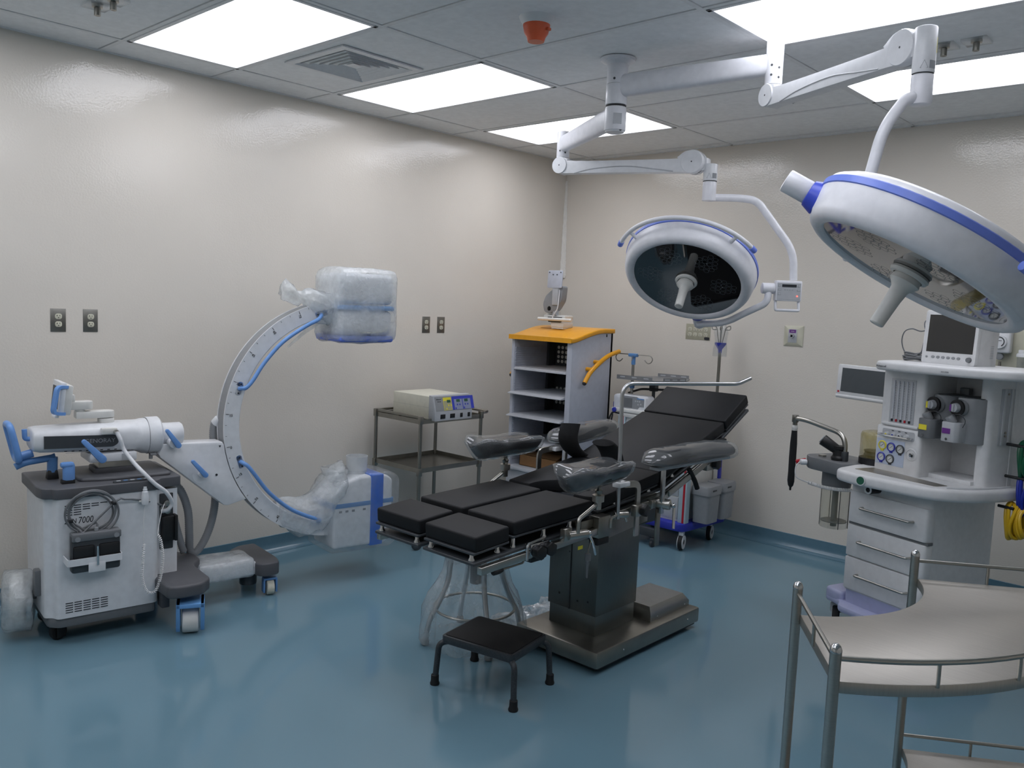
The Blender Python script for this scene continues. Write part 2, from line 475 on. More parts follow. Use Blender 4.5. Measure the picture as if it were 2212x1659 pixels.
pads = [('foot_pad', 1.955, 2.212, -3.463, .776, -3.287, .789, .056), ('foot_pad', 2.242, 2.512, -3.463, .776, -3.287, .789, .056),
        ('leg_pad', 1.985, 2.235, -3.262, .799, -2.79, .812, .052), ('leg_pad', 2.262, 2.512, -3.262, .799, -2.79, .812, .052)]
for n, x0, x1, y0, z0, y1, z1, t in pads:
    b = MB(); slab(b, x0, x1, y0, z0, y1, z1, t, .008); p = bt(b, n, M['pad'])
    b = MB(); slab(b, x0 + .002, x1 - .002, y0 - .004, z0 - t - .001, y1 + .004, z1 - t - .001, .009, .002); bt(b, 'pad_board', M['charcoal'], p)
# seat with the rounded cut-out towards the legs
sx0, sx1 = 2.01, 2.5
pl = [(sx0, -2.752)] + [(sx0 + .09, -2.752)]
for k in range(0, 13):
    a = PI * k / 12
    pl.append((2.255 - .125 * math.cos(a), -2.748 + .13 * math.sin(a)))
pl += [(sx1 - .06, -2.745), (sx1, -2.722), (sx1, -2.279), (sx0, -2.279)]
b = MB(); b.prism(pl, -.054, 0, None, .007, 2)
sl = .122
for v in b.bm.verts: v.co.z += .868 + sl * (v.co.y + 2.277)
seat = bt(b, 'seat_pad', M['pad'])
b = MB(); slab(b, sx0 + .004, sx1 - .004, -2.62, .868 - .343 * sl - .056, -2.28, .868 - .056, .009, .002); bt(b, 'pad_board', M['charcoal'], seat)
b = MB(); slab(b, sx0, sx1, -2.277, .868, -1.706, 1.052, .052, .008); bk = bt(b, 'back_pad', M['pad'])
b = MB(); slab(b, sx0 + .004, sx1 - .004, -2.257, .82, -1.7, .998, .009, .002); bt(b, 'pad_board', M['charcoal'], bk)
b = MB(); slab(b, sx0, sx1, -1.698, 1.056, -1.48, 1.179, .052, .008); hd = bt(b, 'head_pad', M['pad'])
b = MB(); slab(b, sx0 + .004, sx1 - .004, -1.67, 1.012, -1.455, 1.13, .009, .002); bt(b, 'pad_board', M['charcoal'], hd)
# carrier plates
for x0, x1 in ((1.955, 2.215), (2.24, 2.512)):
    b = MB(); slab(b, x0, x1, -3.468, .684, -2.75, .716, .012, .003); bt(b, 'carrier_plate', M['charcoal'])
b = MB(); slab(b, sx0, sx1, -2.74, .758, -2.26, .79, .012, .003); bt(b, 'carrier_plate', M['charcoal'])
b = MB(); slab(b, sx0, sx1, -2.26, .79, -1.71, .965, .014, .003); bt(b, 'carrier_plate', M['charcoal'])
b = MB(); slab(b, sx0, sx1, -1.715, .972, -1.452, 1.103, .014, .004); bt(b, 'head_plate', M['charcoal'])
for x in (2.4, 2.1):
    b = MB(); b.tube([(x, -1.78, .945), (x, -1.6, 1.01)], .014, 12); bt(b, 'head_bar', M['steel'])
# chrome stand-offs
def stand(x, y, z, h=.03):
    b = MB(); b.lathe([(0, 0), (.0125, 0), (.0125, .005), (.008, .013), (.008, h), (0, h)], T(x, y, z), 14)
    bt(b, 'standoff', M['chrome'])
for x in (2.485, 2.27, 2.19, 1.98):
    stand(x, -3.452, .685); stand(x, -3.32, .69, .035)
for x in (2.485, 2.0):
    stand(x, -3.235, .694, .042); stand(x, -3.06, .702, .042); stand(x, -2.9, .71, .04)
for x in (2.485, 2.025):
    stand(x, -2.608, .766, .04); stand(x, -2.343, .784, .04); stand(x, -2.15, .828, .03)
# side rails
for s, x in ((1, 2.528), (-1, 1.962)):
    nm = 'side_rail'
    b = MB(); slab(b, x - .012, x + .012, -3.455, .672, -2.76, .7, .028, .003); bt(b, nm, M['steel'])
    b = MB(); slab(b, x - .006, x + .006, -2.66, .745, -2.27, .765, .03, .003); bt(b, nm, M['steel'])
    b = MB(); slab(b, x - .006, x + .006, -2.24, .78, -1.74, .945, .03, .003); bt(b, nm, M['steel'])
    b = MB(); slab(b, x - .022 * s - .008, x - .022 * s + .008, -2.25, .77, -1.75, .932, .042, .003); bt(b, 'back_frame', M['steel'])
# steel cheek plate and hinge bracket on the near side
b = MB(); b.prism([(-2.69, .625), (-2.36, .655), (-2.36, .7), (-2.25, .715), (-2.25, .772), (-2.69, .735)], 2.496, 2.504, Matrix(((0, 0, 1, 0), (1, 0, 0, 0), (0, 1, 0, 0), (0, 0, 0, 1))))
bt(b, 'cheek_plate', M['dsteel'])
b = MB(); b.bar((2.49, -2.78, .655), (2.545, -2.7, .745), .004); b.bar((2.48, -2.86, .665), (2.515, -2.78, .735), .003); bt(b, 'hinge_bracket', M['dsteel'])
b = MB(); b.bar((2.5, -2.785, .627), (2.545, -2.705, .655), .004); bt(b, 'hinge_cap', M['rubber'])
# foot-end hand knobs and release lever under the rail
def knob(mb, c, ax, r, h, lobes=6):
    pr = [((r * (1 - .13 * (.5 + .5 * math.cos(lobes * 2 * PI * k / 48)))) * math.cos(2 * PI * k / 48), (r * (1 - .13 * (.5 + .5 * math.cos(lobes * 2 * PI * k / 48)))) * math.sin(2 * PI * k / 48)) for k in range(48)]
    mb.prism(pr, 0, h, frame(c, ax), .003)
b = MB(); b.tube(fillet([(2.54, -3.215, .652), (2.54, -3.215, .712), (2.54, -3.12, .722)], .012), .006, 8); b.bar((2.515, -3.2, .665), (2.545, -3.1, .71), .003); bt(b, 'clamp', M['chrome'])
for y, z in ((-3.165, .678), (-3.105, .682)):
    b = MB(); knob(b, (2.545, y, z), (1, -.15, 0), .027, .03); bt(b, 'star_knob', M['black'])
b = MB(); b.bar((2.5, -3.19, .635), (2.54, -3.11, .67), .006); bt(b, 'control_box', M['black'])
b = MB(); b.tube(fillet([(2.53, -3.22, .655), (2.53, -3.225, .643), (2.53, -3.345, .64)], .01), .004, 8)
lv = bt(b, 'release_lever', M['dsteel'])
b = MB(); b.lathe([(0, 0), (.008, .002), (.012, .02), (.012, .05), (.007, .055), (0, .055)], frame((2.53, -3.335, .64), (0, -1, 0)), 12); bt(b, 'grip', M['rubber'], lv)
b = MB(); b.box((2.546, -2.9, .643), (.002, .03, .014)); bt(b, 'warning_label', M['yell'])
# back-section lift lever pads
b = MB(); b.tube([(2.53, -2.07, .86), (2.535, -2.02, .8), (2.54, -2.0, .76)], .012, 10); bt(b, 'lift_handle', M['rubber'])
b = MB(); knob(b, (2.525, -1.83, .86), (1, 0, 0), .027, .03); bt(b, 'star_knob', M['black'])
b = MB(); b.bar((2.5, -1.9, .83), (2.53, -1.8, .9), .004); bt(b, 'clamp', M['steel'])
b = MB(); b.bar((2.5, -1.79, .92), (2.53, -1.72, .975), .006); b.sphere((2.535, -1.74, .955), .01, 10); bt(b, 'head_lock', M['black'])

# ---- clamp-on leg supports
def trough(mb, L0, L1, n=18, w=.085, grow=0.):
    """padded knee trough along local y, open upward; bulb at the -y end"""
    rings = []
    for i in range(n + 1):
        u = i / n; y = L0 + (L1 - L0) * u
        e = math.sin(min(1, u / .16) * PI / 2) * math.sin(min(1, (1 - u) / .1) * PI / 2)
        e = max(.08, e)
        hw = (w * (1. - .12 * u) + grow) * (.35 + .65 * e)
        bot = -(.052 + grow - .012 * u) * e + (.012 * (1 - e))
        side = (.03 + .022 * max(0, 1 - u * 3.2) + grow) * (.4 + .6 * e)
        mid = (.02 + grow + .026 * max(0, 1 - u * 3)) * e
        if grow: mid = mid * .4 + side * .6
        pts = []
        for k in range(13):
            a = PI * k / 12
            pts.append((-hw * math.cos(a), y, bot * math.sin(a) + side * .0 + (side if k in (0, 12) else side * abs(math.cos(a)) ** 2)))
        for k in range(1, 8):
            a = PI * k / 8
            x = hw * .86 * math.cos(a)
            pts.append((x, y, side * abs(math.cos(a)) ** 2 * .95 + mid * math.sin(a)))
        rings.append(pts)
    mb.loft(rings)
    return mb
def leg_support(name, label, o, rz, post, clamp, rod):
    t = thing('leg_support', label, 'leg support', o, rz, 'padded leg supports on the table')
    trough(MB(), -.22, .185).build('pad', M['pad'], t, 60)
    trough(MB(), -.232, .197, grow=.008).noise(.006, 14, 2).build('plastic_wrap', M['padfilm'], t, 180)
    return t
def leg_metal(t, o, s, foot):
    """post below the trough, ball clamp, cranked rod to the rail (world coords)"""
    o = Vector(o)
    b = MB(); b.lathe([(0, .0), (.011, 0), (.016, .022), (.01, .03), (.009, .06), (.018, .075), (.018, .09), (0, .09)], T(o.x, o.y, o.z - .125), 16); bt(b, 'stem', M['dsteel'], t)
    b = MB(); b.lathe([(0, 0), (.014, 0), (.014, .03), (.024, .032), (.024, .058), (0, .058)], T(o.x, o.y, o.z - .18), 20); bt(b, 'ball_clamp', M['steel'], t)
    b = MB(); b.tube(fillet([(o.x, o.y - .01, o.z - .16), (o.x - .005 * s, o.y - .115, o.z - .205), (o.x - .005 * s, o.y - .115, foot)], .016), .0085, 10); bt(b, 'rod', M['steel'], t)
    f = (o.x - .005 * s, o.y - .115, foot)
    b = MB(); b.cyl((f[0] - .02, f[1] - .035, f[2] - .008), (f[0] + .005, f[1] + .055, f[2] - .008), .017, seg=18, bev=.003); b.bar((f[0] - .045, f[1] - .055, f[2] - .03), (f[0] - .02, f[1] - .01, f[2] + .02), .003); bt(b, 'rail_clamp', M['steel'], t)
    b = MB(); b.sphere((f[0] + .01, f[1] + .058, f[2] - .008), .013, 12); b.tube(smooth([(f[0] + .012, f[1] + .06, f[2] - .012), (f[0] + .02, f[1] + .075, f[2] - .05), (f[0] + .016, f[1] + .1, f[2] - .1)], 5), .005, 8); bt(b, 'clamp_lever', M['chrome'], t)
t = leg_support('leg_support', 'plastic wrapped black leg support on the table side facing the camera', (2.585, -2.865, .945), R(3), 0, 0, 0)
leg_metal(t, (2.585, -2.85, .98), 1, .72)
t = leg_support('leg_support', 'plastic wrapped black leg support on the far table side, in front of the instrument trolley', (1.925, -2.68, .945), R(-4), 0, 0, 0)
leg_metal(t, (1.925, -2.69, .98), -1, .72)

# ---- arm boards
def armboard(label, o, rz, ground):
    t = thing('arm_board', label, 'arm board', o, rz, 'padded arm boards on the table')
    def sec(L, w, g):
        rings = []; n = 22
        for i in range(n + 1):
            u = i / n; y = -.115 + (L + .115) * u
            e = max(.06, math.sin(min(1, u / .12) * PI / 2) * math.sin(min(1, (1 - u) / .12) * PI / 2))
            hw = (w * (1 - .22 * abs(u - .25) / .75) + g) * (.3 + .7 * e); zt = (.034 + g + .01 * math.sin(u * PI)) * e + .004; zb = -(.02 + g) * e + .004
            rings.append([(hw * (abs(math.cos(a)) ** .7) * (1 if math.cos(a) > 0 else -1), y, ((zt if math.sin(a) > 0 else -zb) * (abs(math.sin(a)) ** .75) * (1 if math.sin(a) > 0 else -1))) for a in [2 * PI * k / 20 for k in range(20)]])
        return rings
    MB().loft(sec(.55, .068, 0)).build('pad', M['pad'], t, 60)
    MB().box((0, .22, -.03), (.05, .56, .014), .003).build('board', M['lightgrey'], t)
    MB().loft(sec(.56, .07, .012)).noise(.006, 9, 5).build('plastic_wrap', M['padfilm'], t, 180)
    return t
t = armboard('plastic wrapped black arm board on the table side facing the anaesthesia machine', (2.585, -2.39, .945), R(-4), 0)
b = MB(); b.bar((2.561, -2.362, .7), (2.575, -2.34, .925), .002); bt(b, 'post', M['alu'], t)
b = MB(); b.bar((2.545, -2.365, .55), (2.556, -2.335, .72), .002); bt(b, 'rack', M['dsteel'], t)
b = MB(); b.cyl((2.535, -2.35, .742), (2.6, -2.33, .742), .024, seg=20, bev=.004); b.box((2.538, -2.39, .745), (.03, .03, .04), .004); bt(b, 'rail_clamp', M['steel'], t)
b = MB(); b.sphere((2.607, -2.318, .738), .012, 12); b.tube([(2.61, -2.315, .735), (2.625, -2.335, .64)], .0065, 8); bt(b, 'clamp_lever', M['chrome'], t)
t = armboard('plastic wrapped black arm board on the far table side, before the yellow-topped cart', (1.935, -2.27, .942), R(10), 0)
b = MB(); b.bar((1.944, -2.29, .7), (1.958, -2.27, .925), .002); bt(b, 'post', M['alu'], t)
b = MB(); b.bar((1.945, -2.3, .7), (1.985, -2.25, .775), .004); bt(b, 'rail_clamp', M['steel'], t)

# ---- lateral body supports: bent flat steel post, white clip, curved black band
def support(label, pts, clip, band, wd):
    t = thing('body_support', label, 'body support', pts[0], 0, 'curved side supports on the table')
    b = MB(); b.tube(fillet(pts, .03, 6), 0, sq=(.009, .028, (1, 0, 0)) if True else None); bt(b, 'post', M['steel'], t)
    b = MB(); b.box(clip, (.04, .075, .02), .003); bt(b, 'clip', M['white'], t)
    b = MB(); pth = smooth(band, 6); rings = []
    for i, p in enumerate(pth):
        d = (pth[min(i + 1, len(pth) - 1)] - pth[max(i - 1, 0)]).normalized()
        w_ = Vector(wd).normalized(); n_ = d.cross(w_).normalized()
        rings.append([p + w_ * (.045 * a) + n_ * (.017 * c) for a, c in [(math.cos(q) * (1.05 if abs(math.cos(q)) > .5 else 1), math.sin(q)) for q in [2 * PI * k / 14 for k in range(14)]]])
    b.loft(rings); bt(b, 'curved_band', M['strap'], t, sharp=60)
    b = MB(); b.box((pts[0][0], pts[0][1], .742), (.03, .05, .05), .004); bt(b, 'rail_clamp', M['steel'], t)
    return t
t = support('curved black band with bent steel post on the table side facing the camera', [(2.562, -2.535, .63), (2.562, -2.535, .858), (2.556, -2.63, .866)], (2.55, -2.645, .868),
        [(2.47, -2.588, .9), (2.47, -2.611, .972), (2.47, -2.648, 1.016), (2.47, -2.679, 1.036)], (.74, .67, 0))
b = MB(); knob(b, (2.565, -2.51, .742), (1, .1, 0), .027, .032); bt(b, 'star_knob', M['black'], t)
support('curved black band with bent steel post on the far table side', [(1.945, -2.475, .66), (1.945, -2.475, .9), (1.95, -2.37, .905)], (1.955, -2.35, .903),
        [(2.035, -2.24, .855), (2.035, -2.334, .909), (2.035, -2.371, .969), (2.035, -2.355, 1.036)], (.74, .67, 0))
# ---- screen frame
t = thing('screen_frame', 'tall bent metal screen frame clamped to the near table rail', 'screen frame', (2.545, -2.652, 0))
b = MB(); b.tube(fillet([(2.545, -2.652, .72), (2.54, -2.662, 1.292), (2.79, -2.15, 1.292), (2.82, -2.09, 1.318)], [0, .06, .02, 0], 8), .0085, 12); bt(b, 'bent_tube', M['alu'], t)
b = MB(); b.cyl((2.53, -2.66, .735), (2.56, -2.6, .735), .015, seg=16, bev=.003); b.tube(fillet([(2.545, -2.7, .69), (2.545, -2.7, .73), (2.545, -2.61, .742), (2.55, -2.59, .7)], .012), .006, 8); bt(b, 'rail_clamp', M['steel'], t)
# ---- hanging hand pendant
t = thing('hand_pendant', 'grey corded hand pendant hanging beside the table column', 'hand control', (2.54, -2.84, .5))
b = MB(); b.tube(smooth([(2.535, -2.815, .655), (2.54, -2.835, .63), (2.54, -2.84, .6)], 5), .003, 6); bt(b, 'cord', M['dsteel'], t)
b = MB(); b.lathe([(0, 0), (.004, 0), (.006, .05), (.008, .056), (.008, .07), (.013, .072), (.013, .1), (0, .1)], T(2.54, -2.84, .505), 12); bt(b, 'grip', M['midgrey'], t)
# ================================================================ mobile x-ray C-arm (local y = along the arm, local x = towards the table)
ca = thing('c_arm_x_ray_machine', 'white and blue mobile C-arm x-ray machine along the left wall', 'x-ray machine', (.46, -4.0, 0), R(-8))
YZ = Matrix(((0, 0, 1, 0), (1, 0, 0, 0), (0, 1, 0, 0), (0, 0, 0, 1)))     # prism (y,z) extruded along x
def P(name, mb, m, parent=ca, **k): return mb.build(name, m, parent, **k)

# --- cabinet
b = MB(); b.prism(fillet([(-.19, -.215, 0), (.19, -.215, 0), (.205, -.185, 0), (.24, -.17, 0), (.24, .24, 0), (.225, .258, 0), (.2, .262, 0), (-.2, .262, 0), (-.2, -.2, 0)], .014, 4, True), .128, .672)
cab = P('cabinet', b, M['white'])
b = MB(); b.prism(rrect(.38, .12, .012, 4, 0, .3), .245, .655); P('front_box', b, M['white'])
b = MB(); b.prism(fillet([(-.18, -.205, 0), (.19, -.205, 0), (.23, -.165, 0), (.235, .245, 0), (-.19, .25, 0)], .02, 4, True), .082, .13, None, .008); P('skirt', b, M['midgrey'])
b = MB()
lid = fillet([(-.205, -.235, 0), (.15, -.235, 0), (.212, -.222, 0), (.222, -.19, 0), (.248, -.178, 0), (.248, .255, 0), (.21, .275, 0), (.205, .372, 0), (-.205, .372, 0)], .02, 4, True)
b.prism(lid, .668, .716, None, .014, 3); P('lid', b, M['darkgrey'])
b = MB(); b.prism(fillet([(-.16, -.06, 0), (.14, -.06, 0), (.17, .05, 0), (.17, .34, 0), (-.16, .34, 0)], .03, 4, True), .71, .733, None, .012, 3); P('lid_rise', b, M['darkgrey'])
b = MB(); b.box((.225, .145, .717), (.022, .165, .012), .004); pn = P('key_panel', b, M['charcoal'])
for k in range(5):
    b = MB(); b.box((.225, .085 + k * .03, .7235), (.012, .018, .002), .0005); P('key', b, M['steelblue'] if k % 2 else M['lightgrey'], pn)
# vents
for z0, rows, cols in ((.636, [5, 4, 3, 2, 2], 0), (.195, [5, 5, 5, 5, 5], 0)):
    b = MB()
    for r_, n in enumerate(rows):
        for c in range(n): b.box((.2405, -.125 + c * .036, z0 - r_ * .0105), (.002, .03, .0035))
    o = P('vent_slots', b, M['ink'], cab); o['kind'] = 'stuff'
text('lettering', 'ZEN', .03, plane_M((.2405, -.142, .556), (0, 1, 0), (0, 0, 1)), M['ink'], cab, shear=.12, xs=.85)
text('lettering', '7000', .042, plane_M((.2405, -.088, .552), (0, 1, 0), (0, 0, 1)), M['ink'], cab, shear=.15, xs=.75)
# cable recess on the front box
b = MB(); b.box((.192, .306, .5), (.006, .062, .27), .004); rc = P('socket_recess', b, M['charcoal'])
for y, z in ((.305, .588), (.29, .565), (.31, .55)):
    b = MB(); b.cyl((.19, y, z), (.206, y, z), .014, seg=14, bev=.002); P('socket', b, M['steel'], rc)
b = MB(); b.box((.205, .312, .468), (.03, .06, .12), .004); b.box((.21, .342, .47), (.045, .014, .125), .004); P('battery_box', b, M['black'])
# --- chassis
b = MB(); b.prism(fillet([(-.2, .22, 0), (.4, .25, 0), (.42, .3, 0), (.42, .4, 0), (.36, .46, 0), (.12, .46, 0), (.05, .52, 0), (-.05, .52, 0), (-.12, .46, 0), (-.36, .46, 0), (-.4, .3, 0)], .025, 4, True), .185, .245, None, .012, 3)
b.bar((.2, .262, .1), (.27, .3, .2), .006)
P('chassis', b, M['darkgrey'])
b = MB(); b.box((0, .62, .155), (.17, .36, .07), .008); P('boom', b, M['white'])
b = MB(); b.box((.0, .64, .165), (.2, .3, .105), .02, seg=3); b.subdiv(3); b.noise(.006, 14, 3); P('boom_wrap', b, M['bagfilm'], sharp=180)
b = MB(); b.prism(fillet([(-.26, .84, 0), (-.2, .76, 0), (.03, .78, 0), (.115, .8, 0), (.135, .83, 0), (.13, .91, 0), (.05, .93, 0), (-.26, .93, 0)], .025, 4, True), .115, .185, None, .012, 3); P('front_foot', b, M['darkgrey'])
def caster(loc, r, w, fork, wheel, box=False, ang=0.):
    g = MB(); m_ = T(*loc) @ Matrix.Rotation(ang, 4, 'Z')
    if box:
        g.prism([(-r * 1.05, .045), (-r * .75, .02), (-r * .5, .02), (-r * .5, .1), (r * .5, .1), (r * .5, .02), (r * .75, .02), (r * 1.05, .045), (r * 1.05, r * 2 + .03), (-r * 1.05, r * 2 + .03)], -w, -w * .72, m_ @ YZ, .002)
        g.prism([(-r * 1.05, .045), (-r * .75, .02), (-r * .5, .02), (-r * .5, .1), (r * .5, .1), (r * .5, .02), (r * .75, .02), (r * 1.05, .045), (r * 1.05, r * 2 + .03), (-r * 1.05, r * 2 + .03)], w * .72, w, m_ @ YZ, .002)
        g.box((0, 0, r * 2 + .02), (w * 2, r * 2.1, .02), .003, m_)
    else:
        for s in (-1, 1): g.box((s * w, 0, r * 1.2), (w * .3, r * 1.1, r * 1.7), .002, m_)
        g.box((0, 0, r * 2.1), (w * 2.2, r * 1.1, r * .25), .002, m_)
    f = P('caster_fork', g, fork)
    g = MB(); g.cyl(m_ @ Vector((-w * .6, 0, r)), m_ @ Vector((w * .6, 0, r)), r, seg=28, bev=r * .15); P('wheel', g, wheel, f)
    return f
M['blueplastic'] = mat('blue_caster_plastic', '#6a9fd6', .4)
caster((.365, .365, 0), .062, .062, M['blueplastic'], M['offwhite'], True, R(70))
caster((-.33, .365, 0), .062, .05, M['blueplastic'], M['offwhite'], True, R(70))
caster((.085, .875, 0), .042, .032, M['steelblue'], M['cream'], False, R(80))
caster((-.2, .875, 0), .042, .032, M['steelblue'], M['cream'], False, R(80))
b = MB(); b.cyl((.0, .79, .05), (.0, .79, .12), .045, seg=16, bev=.006); P('foot_pad', b, M['charcoal'])
caster((.13, -.15, 0), .036, .026, M['rubber'], M['rubber'], False, R(20))
caster((-.13, -.15, 0), .036, .026, M['rubber'], M['rubber'], False, R(20))
# rear wheel in plastic film
wm = T(-.01, -.285, .165) @ Matrix.Rotation(R(78), 4, 'Z')
b = MB(); b.cyl(wm @ Vector((-.03, 0, 0)), wm @ Vector((.03, 0, 0)), .122, seg=36, bev=.02); wh = P('rear_wheel', b, M['offwhite'])
b = MB(); b.cyl(wm @ Vector((.02, 0, .02)), wm @ Vector((.1, 0, .02)), .022, seg=16, bev=.004); b.box((.1, -.225, .27), (.05, .03, .12), .008); P('axle_bracket', b, M['midgrey'], wh)
b = MB(); b.loft([[(x, rr * math.cos(2 * PI * k / 30), rr * 1.03 * math.sin(2 * PI * k / 30)) for k in range(30)] for x, rr in ((-.062, .06), (-.06, .115), (-.052, .135), (.052, .135), (.06, .115), (.062, .06))], M=wm); b.noise(.012, 12, 1); P('plastic_wrap', b, M['bagfilm'], wh, sharp=180)
# --- column and slide
b = MB(); b.box((0, .115, .742), (.13, .18, .03), .006); P('column_collar', b, M['darkgrey'])
b = MB(); b.bar((-.055, .04, .72), (.055, .19, .79), .004); P('column', b, M['steel'])
b = MB(); b.bar((-.09, -.005, .79), (.1, .2, .83), .006); P('slide_block', b, M['white'])
b = MB(); b.box((.101, .15, .81), (.002, .035, .028)); P('scale_plate', b, M['lightgrey'])
# --- horizontal arm
rings = []
for y, w_, zl, zh in ((-.232, .085, .865, .945), (-.226, .092, .853, .955), (-.2, .097, .846, .958), (-.05, .1, .838, .962), (.12, .1, .832, .965), (.19, .1, .828, .965), (.225, .098, .812, .968), (.24, .093, .804, .972), (.262, .09, .802, .973)):
    cz, hh = (zl + zh) / 2, (zh - zl) / 2
    n_ = 3.4 if y < .2 else 2.2
    rings.append([(w_ * abs(math.cos(a)) ** (2 / n_) * (1 if math.cos(a) >= 0 else -1), y, cz + hh * abs(math.sin(a)) ** (2 / n_) * (1 if math.sin(a) >= 0 else -1)) for a in [2 * PI * k / 36 for k in range(36)]])
b = MB(); b.loft(rings); arm = P('horizontal_arm', b, M['white'], sharp=60)
b = MB(); b.lathe([(0, 0), (.088, 0), (.09, .003), (.09, .055), (.08, .064), (0, .064)], frame((0, .265, .888), (0, 1, 0)), 40); P('rotation_hub', b, M['white'])
b = MB(); b.lathe([(.0865, 0), (.0865, .004)], frame((0, .262, .888), (0, 1, 0)), 40); P('seam', b, M['gap'])
b = MB(); b.lathe([(0, 0), (.056, 0), (.056, .1), (.05, .108), (0, .108)], frame((0, .327, .888), (0, 1, 0)), 32); P('shaft', b, M['white'])
b = MB(); b.prism(fillet([(-.192, .871, 0), (.095, .862, 0), (.118, .878, 0), (.112, .916, 0), (-.192, .928, 0)], [0, .01, .01, .004, 0], 3, True), .0935, .1035, YZ); lab = P('name_panel', b, M['charcoal'])
text('lettering', 'GENORAY', .027, plane_M((.104, -.028, .886), (0, 1, -.02), (0, 0, 1)), M['inkgrey'], lab, xs=1.02)
for k in range(8):
    b = MB(); b.box((.0975, -.105 + k * .03, .8535 - .0008 * k), (.002, .011, .004)); P('scale_mark', b, M['ink'], arm)
b = MB(); b.box((.097, .0, .845), (.002, .21, .0015)); P('scale_line', b, M['inkgrey'], arm)
# blue levers
def lever(a, c, x, w0, w1, t):
    d = Vector((0, c[0] - a[0], c[1] - a[1])); L = d.length; m_ = plane_M((x, a[0], a[1]), d, (0, -d.z, d.y))
    g = MB(); o_ = [(0 - w0 * math.cos(q) * 1, w0 * math.sin(q)) for q in [PI / 2 - PI * k / 8 for k in range(9)]]
    o_ = [(-w0 * math.cos(q), w0 * math.sin(q)) for q in [-PI / 2 + PI * k / 8 for k in range(9)]] + [(L + w1 * math.cos(q), w1 * math.sin(q)) for q in [PI / 2 - PI * k / 8 for k in range(9)]]
    g.prism(o_, -t / 2, t / 2, m_, .004); return g
l = P('lock_lever', lever((-.04, .9), (.035, .815), .15, .011, .018, .022), M['blue'])
b = MB(); b.cyl((.09, .033, .815), (.15, .033, .815), .012, seg=12); P('pivot', b, M['white'], l)
l = P('lock_lever', lever((.336, .92), (.388, .846), .108, .009, .014, .02), M['blue'])
b = MB(); b.cyl((.05, .372, .855), (.1, .372, .855), .024, seg=20, bev=.003); P('pivot', b, M['white'], l)
b = MB(); b.cyl((.05, .276, .8), (.05, .276, .78), .009, seg=12); b.box((.05, .285, .803), (.03, .03, .012), .003); P('lock_pin', b, M['grey'])
# --- C holder plate
hp_ = [(.309, .80), (.33, .848), (.622, .838)] + [(1.284 + .66 * math.cos(R(a)), .916 + .66 * math.sin(R(a))) for a in range(188, 217, 4)] + [(.655, .505), (.632, .51), (.318, .782)]
b = MB(); b.prism(hp_, -.05, .064, YZ, .006); pl_ = P('c_holder', b, M['white'])
l = P('lock_lever', lever((.462, .757), (.524, .684), .1, .009, .013, .02), M['blue'])
b = MB(); b.cyl((.06, .513, .685), (.095, .513, .685), .016, seg=16, bev=.002); b.lathe([(0, 0), (.042, 0), (.042, .003), (0, .003)], frame((.064, .512, .68), (1, 0, 0)), 28, R(160), R(370)); P('pivot', b, M['white'], l)
b = MB(); b.cyl((.064, .592, .672), (.066, .592, .672), .006, seg=10); P('screw', b, M['ink'], pl_)
b = MB(); b.prism([(.602, .822), (.614, .822), (.608, .811)], .064, .0655, YZ); P('pointer', b, M['ink'], pl_)
# --- the C
CY, CZ = 1.284, .916
def arc(a0, a1, st): 
    n = max(2, int(abs(a1 - a0) / st)); return [R(a0 + (a1 - a0) * k / n) for k in range(n + 1)]
def ring(mb, prof, a0=99, a1=266, st=2.):
    mb.loft([[(x, CY + r * math.cos(a), CZ + r * math.sin(a)) for r, x in prof] for a in arc(a0, a1, st)])
b = MB(); ring(b, [(.655, .058), (.655, .05), (.648, .05), (.648, -.03), (.655, -.03), (.655, -.04), (.575, -.04), (.572, -.036), (.572, .054), (.576, .058)])
cr_ = P('c_ring', b, M['white'], sharp=30)
b = MB(); ring(b, [(.6535, .049), (.6535, -.029), (.645, -.029), (.645, .049)], 101, 262)
P('rail', b, M['grey'], cr_)
b = MB()
for th in range(-50, 81, 5):
    a = R(189.7 - 1.02 * th); big = th % 15 == 0
    r0, r1, w_ = (.648, .632, .0024) if big else (.648, .64, .0018)
    m_ = plane_M((.0592, CY + r0 * math.cos(a), CZ + r0 * math.sin(a)), (0, -math.cos(a), -math.sin(a)), (0, math.sin(a), -math.cos(a)))
    b.box(((r0 - r1) / 2, 0, .0004), (r0 - r1, w_, .0008), 0, m_)
o = P('degree_marks', b, M['ink'], cr_); o['kind'] = 'stuff'
for th in range(-45, 76, 15):
    a = R(189.7 - 1.02 * th); r0 = .63
    m_ = plane_M((.0595, CY + r0 * math.cos(a + .011 * (1 if th >= 0 else 1)), CZ + r0 * math.sin(a + .011)), (0, -math.cos(a), -math.sin(a)), (0, math.sin(a), -math.cos(a)))
    if th < 0:
        m_ = m_ @ T(0, .012, 0)
    m_ = m_ @ T(.0, -.004, 0)
    text('degree_number', str(abs(th)), .019, m_, M['ink'], cr_)
